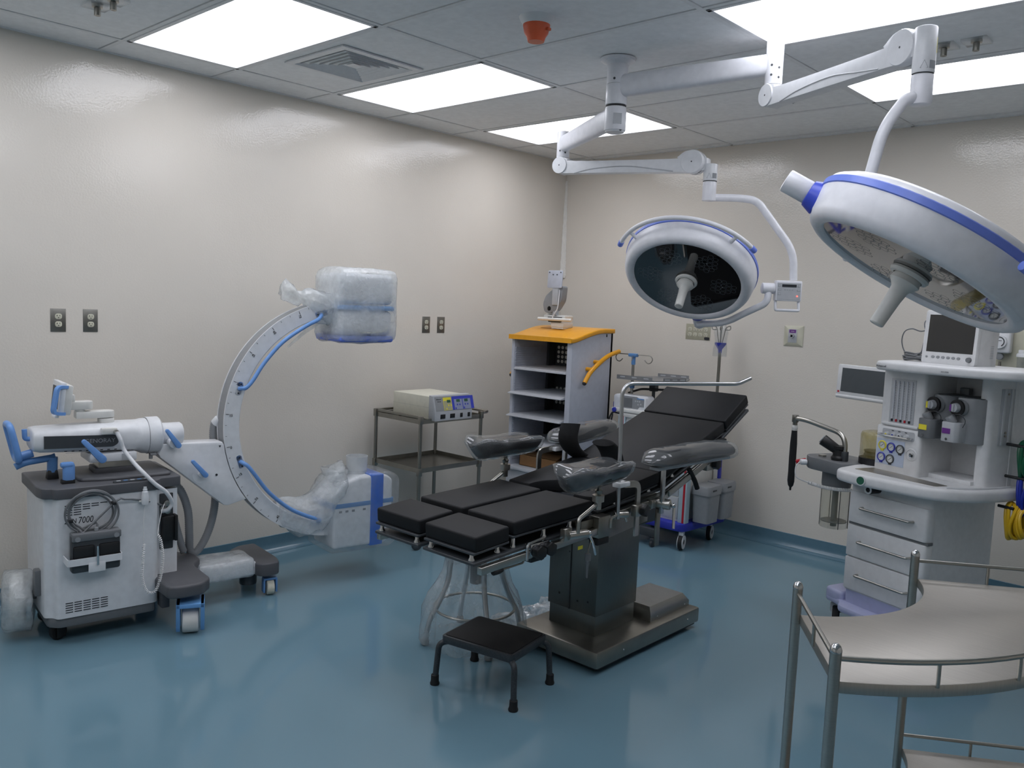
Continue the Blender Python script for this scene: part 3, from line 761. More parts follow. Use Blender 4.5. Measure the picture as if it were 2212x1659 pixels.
# grab rails
def grab(pts, ends):
    g = MB(); g.tube(pts, .0105, 12); o_ = P('grab_rail', g, M['blue'])
    for y, z in ends:
        q = MB(); a = math.atan2(z - CZ, y - CY); tv = (0, -math.sin(a), math.cos(a))
        q.prism(rrect(.075, .034, .016, 5), 0, .007, plane_M((.058, y, z), tv, (0, math.cos(a), math.sin(a))), .002); f_ = P('flange', q, M['blue'], o_)
        for s in (-.024, .024):
            q = MB(); q.cyl((.0645, y + tv[1] * s, z + tv[2] * s), (.0662, y + tv[1] * s, z + tv[2] * s), .0045, seg=10); P('bolt', q, M['ink'], f_)
def cp(r, a, x): return (x, CY + r * math.cos(R(a)), CZ + r * math.sin(R(a)))
grab(smooth([cp(.607, 161.5, .06), cp(.603, 161, .085), cp(.59, 160, .1), cp(.573, 155, .103), cp(.567, 145, .103), cp(.567, 130, .103), cp(.57, 115, .103), cp(.578, 107, .1), cp(.588, 104, .085), cp(.594, 102, .06)], 5), [(CY + .607 * math.cos(R(161.5)), CZ + .607 * math.sin(R(161.5))), (CY + .6 * math.cos(R(102)), CZ + .6 * math.sin(R(102)))])
grab(smooth([cp(.596, 198.5, .06), cp(.592, 199, .085), cp(.58, 201, .1), cp(.566, 207, .103), cp(.557, 220, .103), cp(.553, 235, .103), cp(.553, 247, .103), cp(.56, 256, .1), cp(.58, 258, .06)], 5), [(CY + .597 * math.cos(R(198.5)), CZ + .597 * math.sin(R(198.5)))])
# --- image head (top) in film
b = MB(); b.box((0, 1.395, 1.645), (.29, .34, .17), .035, seg=4); hd_ = P('image_head', b, M['white'])
b = MB(); b.box((0, 1.395, 1.542), (.3, .335, .026), .008); P('blue_band', b, M['blueplastic'], hd_)
b = MB(); b.box((0, 1.395, 1.46), (.285, .325, .14), .03, seg=3); b.box((0, 1.2, 1.5), (.1, .14, .11), .02); P('lower_housing', b, M['white'], hd_)
b = MB(); b.box((0, 1.395, 1.371), (.3, .335, .036), .014, seg=3); P('blue_rim', b, M['lampblue'], hd_)
b = MB(); b.tube(smooth([(.146, 1.28, 1.44), (.15, 1.34, 1.41), (.15, 1.42, 1.405), (.15, 1.49, 1.415), (.147, 1.52, 1.44)], 5), .004, 6); P('gasket', b, M['cream'], hd_)
def sbox(mb, c, d, r, n=3):
    mb.box(c, d, r, seg=3); mb.subdiv(n); return mb
b = MB(); sbox(b, (0, 1.4, 1.553), (.33, .375, .415), .05, 4); b.noise(.009, 15, 4); P('plastic_cover', b, M['bagfilm'], hd_, sharp=180)
b = MB()
b.loft([[(.02 + rr * math.cos(2 * PI * k / 20), y, z + rr * math.sin(2 * PI * k / 20)) for k in range(20)] for y, z, rr in ((1.25, 1.52, .11), (1.2, 1.54, .085), (1.15, 1.55, .075), (1.1, 1.57, .06), (1.06, 1.585, .03), (1.02, 1.6, .045), (.97, 1.62, .055), (.945, 1.615, .04))])
b.subdiv(1); b.noise(.02, 18, 8); P('plastic_knot', b, M['bagfilm'], hd_, sharp=180)
b = MB(); b.loft([[(.03 + .01 * math.sin(k * 2.), 1.2 - k * .055, 1.5 - .045 * k + s * .028 * (1 - k / 5)) for s in (-1, -.3, .4, 1)] for k in range(5)], caps=False, closed=False); b.noise(.012, 20, 3); P('plastic_tail', b, M['bagfilm'], hd_, sharp=180)
# --- x-ray tube (bottom) in film
tp = fillet([(1.225, .195, 0), (1.56, .19, 0), (1.6, .24, 0), (1.6, .56, 0), (1.56, .59, 0), (1.38, .592, 0), (1.3, .57, 0), (1.225, .5, 0)], .02, 4, True)
b = MB(); b.prism(tp, -.125, .125, YZ, .022, 3); tu = P('tube_housing', b, M['white'])
b = MB(); b.prism([(1.215, .424), (1.605, .424), (1.605, .452), (1.215, .452)], -.128, .128, YZ, .006); P('grey_stripe', b, M['steelblue'], tu)
b = MB(); b.prism(fillet([(1.455, .186, 0), (1.535, .186, 0), (1.535, .597, 0), (1.455, .597, 0)], .004, 2, True), -.1305, .1305, YZ, .02, 3)
M['tape'] = mat('blue_tape', '#1f68cf', .3); P('blue_tape', b, M['tape'], tu)
for k, a in enumerate((1.265, 1.305, 1.345, 1.415)):
    b = MB(); b.box((.126, a, .405), (.001, .018, .012)); P('pictogram', b, M['inkgrey'], tu)
b = MB(); b.lathe([(.056, 0), (.058, .0), (.062, .1), (.058, .1), (.0545, .004), (0, .004)], T(.0, 1.43, .59), 32)
M['frost'] = mat('frosted_plastic', '#e4e8ea', .35)
M['frost'].node_tree.nodes['Principled BSDF'].inputs['Transmission Weight'].default_value = .35
P('cone', b, M['frost'], tu)
b = MB(); b.box((0, 1.17, .36), (.11, .14, .13), .03); P('neck', b, M['white'], tu)
b = MB(); b.prism(fillet([(1.2, .175, 0), (1.6, .17, 0), (1.635, .23, 0), (1.635, .58, 0), (1.58, .61, 0), (1.37, .61, 0), (1.27, .585, 0), (1.205, .5, 0)], .03, 5, True), -.15, .15, YZ, .03, 3); b.subdiv(2); b.noise(.007, 13, 6); P('plastic_cover', b, M['film'], tu, sharp=180)
b = MB()
pr_ = [(1.3, .55, .13), (1.25, .5, .15), (1.2, .44, .15), (1.14, .4, .13), (1.07, .38, .11), (1.0, .41, .085), (.94, .44, .065)]
b.loft([[(.02 + rr * .8 * math.cos(2 * PI * k / 22), y + .3 * rr * math.sin(2 * PI * k / 22) * .3, z + rr * math.sin(2 * PI * k / 22)) for k in range(22)] for y, z, rr in pr_]); b.subdiv(1); b.noise(.018, 15, 9)
P('plastic_bunch', b, M['bagfilm'], tu, sharp=180)
b = MB(); b.loft([[(rr * math.cos(2 * PI * k / 20) * 1.4, 1.3 + .03 * math.sin(k), z + rr * math.sin(2 * PI * k / 20)) for k in range(20)] for z, rr in ((.55, .02),)] + [[(.1 * math.cos(2 * PI * k / 20), 1.29 + .07 * math.sin(2 * PI * k / 20), .6 + .015 * i) for k in range(20)] for i in range(3)]); b.noise(.012, 20, 2); P('plastic_fold', b, M['bagfilm'], tu, sharp=180)
# --- touch screen on a jointed arm
b = MB(); b.cyl((0, .087, .955), (0, .087, .985), .036, seg=28, bev=.003); dr = P('screen_pivot', b, M['offwhite'])
b = MB(); b.prism([(.087 + .036 * math.cos(q), .036 * math.sin(q)) for q in [PI / 2 - PI * k / 10 for k in range(11)]] + [(-.02, -.026), (-.045, -.026), (-.045, .026), (-.02, .026)], .988, 1.02, Matrix(((0, 1, 0, 0), (1, 0, 0, 0), (0, 0, 1, 0), (0, 0, 0, 1))), .004)
P('lower_link', b, M['offwhite'], dr)
b = MB(); b.prism([(.0 + .03 * math.cos(q), .03 * math.sin(q)) for q in [PI / 2 - PI * k / 10 for k in range(11)]] + [(-.065, -.022), (-.065, .022)], 1.03, 1.068, Matrix(((0, 1, 0, 0), (1, 0, 0, 0), (0, 0, 1, 0), (0, 0, 0, 1))), .004)
b.box((0, -.058, 1.075), (.04, .02, .05), .004); b.cyl((0, -.025, 1.02), (0, -.025, 1.032), .022, seg=16); P('upper_link', b, M['offwhite'], dr)
tm = T(0, -.088, 1.082) @ Matrix.Rotation(R(-6), 4, 'X')
b = MB(); b.box((0, 0, 0), (.15, .034, .135), .006, tm); sc_ = P('touch_screen_housing', b, M['offwhite'], dr)
b = MB(); b.box((0, -.026, .004), (.17, .024, .15), .005, tm); b.box((0, -.03, -.082), (.06, .02, .012), .003, tm); P('bezel', b, M['white'], sc_)
b = MB(); b.box((0, -.0385, .006), (.13, .002, .1), 0, tm); P('screen', b, M['charcoal'], sc_)
b = MB(); b.tube(fillet([tm @ Vector(p) for p in ((.07, -.01, .06), (.1, -.055, .06), (.1, -.062, -.06), (.07, -.01, -.062))], .022, 5), 0, sq=(.02, .014, (1, 0, 0))); P('blue_handle', b, M['blue'], sc_)
b = MB(); b.box((.105, .075, .937), (.035, .066, .028), .004); jb = P('junction_box', b, M['offwhite'])
b = MB(); b.cyl((.12, .1, .935), (.14, .1, .935), .01, seg=14); P('gland', b, M['steel'], jb)
pth = smooth([(.14, .1, .934), (.155, .112, .9), (.16, .125, .855), (.2, .155, .8), (.245, .19, .752), (.262, .235, .7), (.258, .285, .655), (.245, .315, .6), (.235, .3, .565), (.21, .28, .555)], 8)
rr = [.0085 + .0016 * (k % 2) for k in range(len(pth) * 3)]
fine = []
for p, q in zip(pth, pth[1:]): fine += [p.lerp(q, k / 3) for k in range(3)]
b = MB(); b.tube(fine, rr[:len(fine)], 10); P('corrugated_cable', b, M['white'], sharp=180)
# --- steering grip, hook and brake wand at the back
g = MB(); g.tube(fillet([(-.06, -.315, .975), (.05, -.315, .975), (.05, -.28, .815), (-.06, -.28, .815)], .03, 5, True), .015, 10, True); P('steering_grip', g, M['blue'])
b = MB(); b.tube(fillet([(0, -.28, .825), (0, -.22, .84)], .01), .02, 10); b.tube(fillet([(0, -.215, .905), (0, -.25, .905), (0, -.252, .95)], .012), .011, 10); P('cable_hook', b, M['blue'])
b = MB(); b.tube(smooth([(0, -.29, .782), (0, -.25, .798), (0, -.2, .805), (0, -.13, .813)], 4), [.016] * 12 + [.02], 10); b.tube([(0, -.14, .815), (0, -.142, .74)], .022, 12); w_ = P('brake_handle', b, M['steelblue'])
b = MB(); b.box((0, -.142, .735), (.05, .05, .045), .006, taper=(.8, .8)); P('boot', b, M['black'], w_)
b = MB(); b.box((.14, -.102, .765), (.03, .05, .085), .012, seg=3); b.box((.14, -.108, .8), (.034, .056, .025), .01); w_ = P('blue_lever', b, M['blue'])
b = MB(); b.box((.135, -.105, .722), (.04, .055, .025), .005); P('boot', b, M['black'], w_)
# --- grey corrugated hoses
def hose(pts, r=.021):
    pt = smooth(pts, 10); f_ = []
    L = 0
    out = []; d = 0; stp = .0055
    for p, q in zip(pt, pt[1:]):
        l_ = (q - p).length
        while d <= l_:
            out.append(p.lerp(q, d / l_)); d += stp
        d -= l_
    g = MB(); g.tube(out, [r - (.0025 if k % 2 else 0) for k in range(len(out))], 12); P('corrugated_hose', g, M['grey'], sharp=180)
hose([(-.05, .41, .62), (-.05, .45, .585), (-.05, .487, .478), (-.05, .495, .35), (-.07, .505, .26), (-.08, .54, .24), (-.08, .59, .31), (-.08, .627, .42), (-.08, .64, .55), (-.075, .632, .75), (-.075, .624, .86), (-.06, .627, .93)])
hose([(-.02, .39, .56), (-.03, .415, .44), (-.05, .455, .3), (-.05, .47, .255)], .019)
b = MB(); b.cyl((-.06, .625, .915), (-.04, .645, .945), .024, seg=16, bev=.006); P('hose_end', b, M['white'])
b = MB(); b.cyl((0, .33, .62), (-.03, .41, .63), .026, seg=16, bev=.004); P('hose_end', b, M['lightgrey'])
# --- foot switch bracket on the cabinet
b = MB(); b.tube(fillet([(.24, -.146, .4), (.325, -.146, .4), (.325, .075, .4), (.24, .075, .4)], .012, 3), 0, sq=(.03, .004, (0, 0, 1))); b.box((.326, -.03, .37), (.004, .07, .045), .002); P('switch_bracket', b, M['white'])

# ================================================================ foot switch in its bracket
MC = T(.46, -4, 0) @ Matrix.Rotation(R(-8), 4, 'Z')
fs = thing('foot_switch', 'black two-pedal foot switch with coiled grey cable held in a white bracket', 'foot switch', (.46, -4.0, 0), R(-8))
b = MB(); b.box((.285, -.028, .43), (.05, .2, .17), .012, seg=3); P('housing', b, M['charcoal'], fs)
b = MB(); b.box((.287, -.026, .505), (.06, .2, .035), .006); hb = P('handle_bar', b, M['midgrey'], fs)
for y in (-.105, .053):
    b = MB(); b.cyl((.316, y, .5), (.3195, y, .5), .011, seg=16); P('cap', b, M['grey'], hb)
for y in (-.08, .025):
    b = MB(); b.box((.311, y, .43), (.008, .085, .075), .006); P('pedal', b, M['black'], fs)
b = MB(); b.cyl((.332, -.028, .38), (.332, -.028, .465), .0055, seg=10); P('pin', b, M['chrome'], fs)
b = MB(); b.box((.29, -.025, .53), (.02, .016, .02), .003); P('gland', b, M['grey'], fs)
lo = []
for k in range(4 * 28 + 1):
    a = -2.0 + 2 * PI * k / 28; w_ = .088 + .006 * math.sin(k * .37) + .006 * (k // 28)
    lo.append((.262 + .006 * (k // 28) + .004 * math.sin(k * .31), -.036 + w_ * 1.0 * math.cos(a), .605 + w_ * .92 * math.sin(a)))
lo = [(.285, -.02, .535), (.275, -.02, .555)] + lo + [(.27, .06, .64), (.265, .1, .645), (.25, .17, .63), (.225, .25, .6), (.2, .3, .57)]
b = MB(); b.tube(smooth(lo, 2), .0048, 7); P('cable', b, M['midgrey'], fs)
for a in (20, 200):
    b = MB(); b.box((.272, -.036 + .094 * math.cos(R(a)), .605 + .087 * math.sin(R(a))), (.034, .016, .012), .002); b.build('cable_tie', M['black'], fs)
# ================================================================ hand switch
hs = thing('hand_switch', 'white hand switch with coiled white cord hung on the cabinet side', 'hand switch', (.46, -4.0, 0), R(-8))
b = MB(); b.lathe([(0, 0), (.014, 0), (.016, .01), (.016, .04), (.013, .06), (.01, .062), (.01, .072), (.007, .073), (.007, .082), (0, .082)], T(.262, .19, .61), 18); P('body', b, M['white'], hs)
b = MB(); b.box((.25, .19, .625), (.02, .05, .008), .002); P('holder', b, M['offwhite'], hs)
M['cord'] = mat('white_cord', '#e6e6e6', .45)
pth = smooth([(.262, .186, .425), (.29, .172, .36), (.295, .168, .27), (.295, .19, .205), (.295, .225, .2), (.29, .25, .26), (.285, .262, .35), (.275, .256, .43), (.265, .245, .46)], 8)
b = MB(); b.tube(coil(0, 0, .0055, 62, 9, pth), .0023, 5); b.tube(smooth([(.262, .19, .61), (.262, .184, .54), (.262, .183, .46), (.262, .186, .425)], 5), .0018, 5); b.tube(smooth([(.265, .245, .46), (.25, .255, .5), (.24, .27, .56), (.215, .29, .59)], 5), .0022, 5)
P('coiled_cord', b, M['cord'], hs, sharp=180)
# ================================================================ video tower cart with amber top
M['cartgrey'] = mat('pale_grey_cart_paint', '#b9bdc8', .45)
M['shelf'] = mat('pale_grey_shelf', '#c3c6cc', .5)
vt = thing('video_tower_cart', 'tall pale grey shelf cart with curved amber yellow top and handles in the corner', 'cart', (.7, -.82, 0))
def V(name, mb, m, parent=vt, **k): return mb.build(name, m, parent, world=True, **k)
X0, X1, Y0, Y1 = .42, .978, -1.045, -.585
def topz(y):                                  # curve of the top along the depth
    u = max(0, min(1, (y - Y0) / (Y1 - Y0)))
    return 1.352 + .068 * math.sin(min(1, u * 1.25) * PI / 2) ** 1.3
side = [(Y0, .42), (Y1, .42)] + [(Y1 - (Y1 - Y0) * k / 12, topz(Y1 - (Y1 - Y0) * k / 12)) for k in range(13)]
for a, c in ((X0, X0 + .028), (X1 - .045, X1)):
    b = MB(); b.prism(side, a, c, YZ, .004); V('side_panel', b, M['cartgrey'])
b = MB(); b.prism([(Y1 - .02, .42), (Y1, .42), (Y1, topz(Y1)), (Y1 - .02, topz(Y1))], X0, X1, YZ); bp_ = V('back_panel', b, M['charcoal'])
M['hole'] = mat('painted_lit_hole', '#eceeea', .9)  # pale discs painted to look like holes onto the lit wall behind
for zr in (1.16, .85, .52):
    b = MB()
    for r_ in range(4):
        for c in range(7):
            b.cyl((.5 + c * .037 - .0, Y1 - .021, zr + .035 * r_ + .02), (.5 + c * .037, Y1 - .0225, zr + .035 * r_ + .02), .0125, seg=14)
    o = V('perforation_discs', b, M['hole'], bp_); o['kind'] = 'stuff'
for z in (1.083, .7):
    b = MB(); b.lathe([(.016, 0), (.03, 0), (.03, .006), (.016, .006)], frame((.463 if z > 1 else .455, Y1 - .02, z), (0, -1, 0)), 24); V('cable_grommet', b, M['black'], bp_)
b = MB(); b.bar((X0 + .03, Y1 - .1, .42), (X0 + .05, Y1 - .02, 1.38)); V('cable_duct', b, M['charcoal'])
# left inside runner ribs
b = MB()
for k in range(62): b.bar((X0 + .026, Y0 + .012, .46 + k * .0135), (X0 + .034, Y1 - .11, .465 + k * .0135))
o = V('shelf_runners', b, M['cartgrey']); o['kind'] = 'stuff'
for z, ex in ((1.148, 0), (.972, .035), (.81, .04), (.625, .04)):
    b = MB(); b.bar((X0 + .03, Y0 + .01, z - .012), (X1 - .046, Y1 - .03, z))
    b.loft([[(x + (0 if ex == 0 else s_ * .0), Y0 + .012 - e_, z - dz) for e_, dz in ((-.001, 0), (ex + .012, .012 if ex else .008), (ex + .012, .018), (-.001, .018))] for x, s_ in ((X0 + .03 - ex * .6, -1), (X1 - .046 - ex * .2, 1))])
    V('shelf', b, M['shelf'])
b = MB(); b.bar((X0 - .01, Y0 - .035, .405), (X1, Y1, .43), .006); b.bar((X0, Y0 - .01, .13), (X1, Y1, .405), .008); V('plinth', b, M['shelf'])
for x in (X0 + .07, X1 - .07):
    for y in (Y0 + .07, Y1 - .07):
        b = MB(); b.cyl((x - .015, y, .055), (x + .015, y, .055), .055, seg=20, bev=.006); b.box((x, y, .1), (.04, .05, .06), .004); V('caster', b, M['charcoal'])
# amber top
pr = []
ys = [Y0 - .03 + (Y1 + .01 - Y0 + .03) * k / 16 for k in range(17)]
tp_ = [(y, topz(y) - .004) for y in ys] + [(y, topz(y) + .028) for y in reversed(ys)]
b = MB(); b.prism(tp_, X0 - .012, X1 + .014, YZ, .009, 3); V('amber_top', b, M['yellow'])
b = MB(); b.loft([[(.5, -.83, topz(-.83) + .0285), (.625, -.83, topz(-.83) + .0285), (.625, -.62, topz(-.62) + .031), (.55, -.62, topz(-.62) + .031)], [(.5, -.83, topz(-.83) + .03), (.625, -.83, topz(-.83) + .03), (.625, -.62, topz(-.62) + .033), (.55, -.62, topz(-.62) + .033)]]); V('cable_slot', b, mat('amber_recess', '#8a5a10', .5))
# handles
for s, x in ((1, X1), (-1, X0)):
    xo = x + (.05 if s > 0 else -.075)
    b = MB(); b.tube(smooth([(xo, -.955, 1.078), (xo, -.9, 1.145), (xo, -.8, 1.21), (xo, -.69, 1.262), (xo, -.57, 1.29)], 6), .016, 14)
    h_ = V('handle', b, M['yellow'])
    for y, z in ((-.875, 1.168), (-.79, 1.216)):
        b = MB(); b.cyl((x, y, z), (xo, y, z), .014, seg=14); V('handle_post', b, M['yellow'], h_)
    b = MB(); b.sphere((xo, -.957, 1.075), (.0165, .012, .014), 14); V('end_cap', b, M['black'], h_)
b = MB(); b.box((X1 + .001, -.66, 1.4), (.002, .012, .02)); V('slot', b, M['ink'])
# monitor arm on the top
ma = T(.66, -.8, 0)
b = MB(); b.box((.015, 0, 1.462), (.12, .11, .04), .006, ma); b.box((.015, 0, 1.437), (.11, .1, .012), .003, ma); st = V('monitor_arm', b, M['offwhite'])
b = MB(); b.box((-.02, 0, 1.515), (.2, .1, .03), .008, ma); b.box((-.1, .02, 1.53), (.07, .05, .02), .004, ma); V('arm_base', b, M['offwhite'], st)
b = MB(); b.tube([(.51, -.87, 1.499), (.82, -.87, 1.499)], .012, 12); V('pull_bar', b, M['offwhite'], st)
b = MB(); b.box((.655, -.855, 1.512), (.12, .02, .008)); b.box((.655, -.855, 1.483), (.11, .02, .008)); V('pad', b, M['black'], st)
b = MB(); b.prism(fillet([(-.14, 1.55, 0), (-.1, 1.54, 0), (-.03, 1.56, 0), (.02, 1.63, 0), (.03, 1.74, 0), (-.04, 1.735, 0), (-.13, 1.67, 0), (-.155, 1.61, 0)], .02, 4, True), -.03, .03, T(.69, -.83, 0) @ Matrix(((1, 0, 0, 0), (0, 0, 1, 0), (0, 1, 0, 0), (0, 0, 0, 1))), .008); V('spring_arm', b, M['grey'], st)
b = MB(); b.cyl((.6, -.8, 1.575), (.6, -.86, 1.575), .017, seg=14); b.cyl((.595, -.8, 1.61), (.595, -.845, 1.61), .012, seg=12); V('adjust_knob', b, M['black'], st)
b = MB(); b.tube(fillet([(.645, -.84, 1.53), (.645, -.84, 1.6), (.655, -.84, 1.72)], .03), .022, 4); b.box((.66, -.85, 1.68), (.055, .05, .16), .006); V('tilt_head', b, M['lightgrey'], st)
b = MB(); b.tube(smooth([(.63, -.87, 1.49), (.665, -.875, 1.54), (.69, -.875, 1.58), (.695, -.87, 1.66), (.69, -.86, 1.71)], 6), .004, 6); V('cable', b, M['white'], st)
b = MB(); b.prism(rrect(.135, .125, .01, 3), 0, .006, plane_M((.655, -.87, 1.785), (1, 0, 0), (0, .05, 1)), .001); pl_ = V('mount_plate', b, M['cartgrey'], st)
for x, z in ((-.052, .048), (.052, .048), (-.018, .032), (.018, .032), (-.052, -.048), (.052, -.048), (-.018, -.05), (.018, -.05)):
    b = MB(); b.cyl((.655 + x, -.874 , 1.785 + z), (.655 + x, -.878, 1.785 + z), .0045, seg=10); V('screw', b, M['charcoal'], pl_)
bx = thing('cardboard_box', 'open brown cardboard box on the lowest shelf of the yellow-topped cart', 'box', (.66, -.85, .43))
b = MB()
for lo, hi in (((.5, -1.0, .431), (.85, -.996, .51)), ((.5, -.72, .431), (.85, -.716, .51)), ((.5, -1.0, .431), (.504, -.716, .51)), ((.846, -1.0, .431), (.85, -.716, .51)), ((.5, -1.0, .431), (.85, -.716, .434))): b.bar(lo, hi)
b.build('carton', M['card'], bx, world=True)
b = MB(); b.quad((.505, -.99, .512), (.845, -.99, .512), (.83, -.9, .535), (.52, -.9, .525)); b.quad((.505, -.99, .5125), (.845, -.99, .5125), (.83, -.9, .5355), (.52, -.9, .5255)); b.build('flap', M['card'], bx, world=True)

# ================================================================ two-tier steel trolley
tr = thing('instrument_trolley', 'two tier stainless steel trolley against the left wall carrying the beige generator box', 'trolley', (.33, -1.75, 0))
def Tt(name, mb, m, parent=tr, **k): return mb.build(name, m, parent, world=True, **k)
A0, A1, B0, B1 = .11, .56, -2.018, -1.478
for x in (A0, A1):
    for y in (B0, B1):
        b = MB(); b.cyl((x, y, .09), (x, y, .862), .012, seg=14); b.box((x, y, .84), (.028, .028, .05), .003); b.box((x, y, .505), (.028, .028, .05), .003); lg = Tt('post', b, M['dsteel'])
        b = MB(); b.cyl((x - .012, y, .04), (x + .012, y, .04), .04, seg=18, bev=.005); b.box((x, y, .085), (.03, .04, .03), .003); Tt('caster', b, M['charcoal'], lg)
for z in (.815, .5):
    b = MB(); b.bar((A0, B0, z), (A1, B1, z + .003))
    for lo, hi in (((A0, B0 - .004, z), (A1, B0, z + .03)), ((A0, B1, z), (A1, B1 + .004, z + .03)), ((A1, B0, z), (A1 + .004, B1, z + .03)), ((A0 - .004, B0, z), (A0, B1, z + .03))): b.bar(lo, hi)
    Tt('tray', b, M['dsteel'])
b = MB(); b.tube(fillet([(A1, B1, .853), (A1, B1 + .075, .858), (A0, B1 + .075, .858), (A0, B1, .853)], .06, 6), .011, 10); Tt('push_handle', b, M['steel'])
for p0, p1 in (((A0, B0, .858), (A1, B0, .858)), ((A0, B0, .858), (A0, B1, .858))):
    b = MB(); b.bar([min(p0[k], p1[k]) - .008 for k in range(3)], [max(p0[k], p1[k]) + .008 for k in range(3)], .002); Tt('top_rail', b, M['dsteel'])
# ================================================================ electrosurgical generator
eg = thing('electrosurgical_generator', 'beige electrosurgical generator box with yellow and blue front panel on the trolley', 'generator', (.37, -1.76, .818))
def G(name, mb, m, parent=eg, **k): return mb.build(name, m, parent, world=True, **k)
E0, E1 = -1.925, -1.6
b = MB(); b.bar((.17, E0, .835), (.545, E1, .985), .006); G('case', b, M['cream'])
b = MB(); b.bar((.17, E0 - .0006, .912), (.545, E0 + .001, .9126)); G('seam', b, M['midgrey'])
prof = [(.53, .83), (.592, .83), (.594, .885), (.566, .99), (.53, .992)]
XZm = Matrix(((1, 0, 0, 0), (0, 0, 1, 0), (0, 1, 0, 0), (0, 0, 0, 1)))
b = MB(); b.prism(prof, E0 - .004, E1 + .004, XZm, .005); fr = G('front_frame', b, M['lightgrey'])
for x in (.2, .5):
    for y in (E0 + .04, E1 - .04):
        b = MB(); b.cyl((x, y, .818), (x, y, .837), .012, seg=12); G('foot', b, M['black'])
pm = plane_M((.5805, (E0 + E1) / 2, .938), (0, 1, 0), (-.028, 0, .105))     # sloped panel, local x along +y
def dec(name, cx, cy, w_, h_, m, par=fr, t=.0012, M_=pm): 
    g = MB(); g.box((cx, cy, t / 2), (w_, h_, t), 0, M_); return G(name, g, m, par)
pg = dec('panel', 0, 0, .31, .092, M['grey'], t=.001)
M['panelblue'] = mat('panel_blue', '#3541b4', .5); M['panelgrey'] = mat('panel_blue_grey', '#8a92ae', .5); M['panelyel'] = mat('panel_yellow_grey', '#a9a884', .5)
dec('cut_section', -.05, -.002, .07, .084, M['yell'], pg, .0014); dec('cut_field', -.05, -.012, .064, .06, M['panelyel'], pg, .0018)
dec('coag_section', .0885, 0, .193, .088, M['panelblue'], pg, .0014)
for cx in (.042, .119): dec('coag_field', cx + .004, -.009, .072 if cx < .1 else .07, .068, M['panelgrey'], pg, .0018)
M['lcd'] = mat('lcd_green', '#2c5a46', .3)
for cx, w_ in ((-.037, .032), (.046, .032), (.118, .032)): dec('display', cx, .014, w_, .018, M['lcd'], pg, .0022)
for cx, m in ((-.042, 'yell'), (-.02, 'yell'), (-.062, 'yell'), (.036, 'panelblue'), (.058, 'panelblue'), (.108, 'panelblue'), (.13, 'panelblue')): dec('button', cx, -.012 if cx != -.062 else -.034, .01, .01, M[m], pg, .0026)
for cx in (.02, .095): dec('button', cx, -.035, .009, .012, M['panelblue'], pg, .0026)
text('lettering', 'Advanced', .011, pm @ T(-.145, .027, .0012), M['ink'], pg).data.transform(T(-.37, 1.76, -.818))
text('lettering', 'ESG 300', .0085, pm @ T(-.135, .012, .0012), M['ink'], pg).data.transform(T(-.37, 1.76, -.818))
for y, w_ in ((-1.86, .042), (-1.775, .042), (-1.695, .022), (-1.627, .022)):
    b = MB(); b.box((.594, y, .8575), (.003, w_, .028), .001); G('socket', b, M['black'], fr)

# ================================================================ emergency cart
cc = thing('emergency_cart', 'white emergency cart with blue bumper base and red stripe behind the operating table', 'cart', (1.4, -.43, 0))
def K(name, mb, m, parent=cc, **k): return mb.build(name, m, parent, world=True, **k)
b = MB(); b.bar((1.12, -.65, .185), (1.66, -.2, .84), .006); body = K('body', b, M['offwhite'])
for k in range(4):
    b = MB(); b.bar((1.165, -.655, .2 + k * .158), (1.635, -.648, .35 + k * .158), .003); d_ = K('drawer', b, M['lightgrey'])
    b = MB(); b.bar((1.3, -.66, .31 + k * .158), (1.5, -.654, .325 + k * .158), .003); K('handle', b, M['grey'], d_)
M['paleblue'] = mat('pale_blue_column', '#b2c4cd', .4)
for x in (1.12, 1.645):
    b = MB(); b.bar((x, -.668, .185), (x + .06, -.62, .86), .004); c_ = K('corner_column', b, M['paleblue'])
    b = MB(); b.bar((x + .033, -.6695, .185), (x + .048, -.667, .86)); K('red_stripe', b, M['red'], c_)
b = MB(); b.bar((1.67, -.27, .185), (1.7, -.235, .86), .003); c_ = K('corner_column', b, M['offwhite'])
b = MB(); b.bar((1.7, -.262, .185), (1.715, -.232, .86), .003); K('blue_edge', b, M['navy'], c_)
ol = fillet([(1.1, -.7, 0), (1.71, -.7, 0), (1.745, -.16, 0), (1.1, -.16, 0)], .06, 6, True)
b = MB(); b.prism(ol, .13, .186, None, .01); K('bumper_base', b, M['navy'])
b = MB(); b.prism([(p[0], p[1]) for p in fillet([(1.1, -.67, 0), (1.69, -.67, 0), (1.69, -.18, 0), (1.1, -.18, 0)], .03, 4, True)], .84, .872, None, .008); K('top_tray', b, M['offwhite'])
b = MB(); b.tube(fillet([(1.12, -.2, .92), (1.68, -.2, .92), (1.68, -.62, .92)], .04, 4), .011, 8); b.cyl((1.68, -.6, .86), (1.68, -.6, .92), .009, seg=8); b.cyl((1.15, -.2, .86), (1.15, -.2, .92), .009, seg=8); b.cyl((1.66, -.2, .86), (1.66, -.2, .92), .009, seg=8); K('blue_guard_rail', b, M['navy'])
for x, y in ((1.676, -.65), (1.668, -.26), (1.2, -.62), (1.2, -.26)):
    m_ = T(x, y, 0) @ Matrix.Rotation(R(15), 4, 'Z')
    b = MB(); b.cyl(m_ @ Vector((-.014, 0, .055)), m_ @ Vector((.014, 0, .055)), .055, seg=26, bev=.006); w_ = K('caster_wheel', b, M['rubber'])
    b = MB()
    for s in (-1, 1): b.lathe([(.018, 0), (.046, 0), (.046, .004), (.018, .004)], frame(m_ @ Vector((s * .0145, 0, .055)), m_.to_3x3() @ Vector((s, 0, 0))), 24)
    b.box((0, 0, .115), (.03, .05, .03), .004, m_); K('fork', b, M['white'], w_)
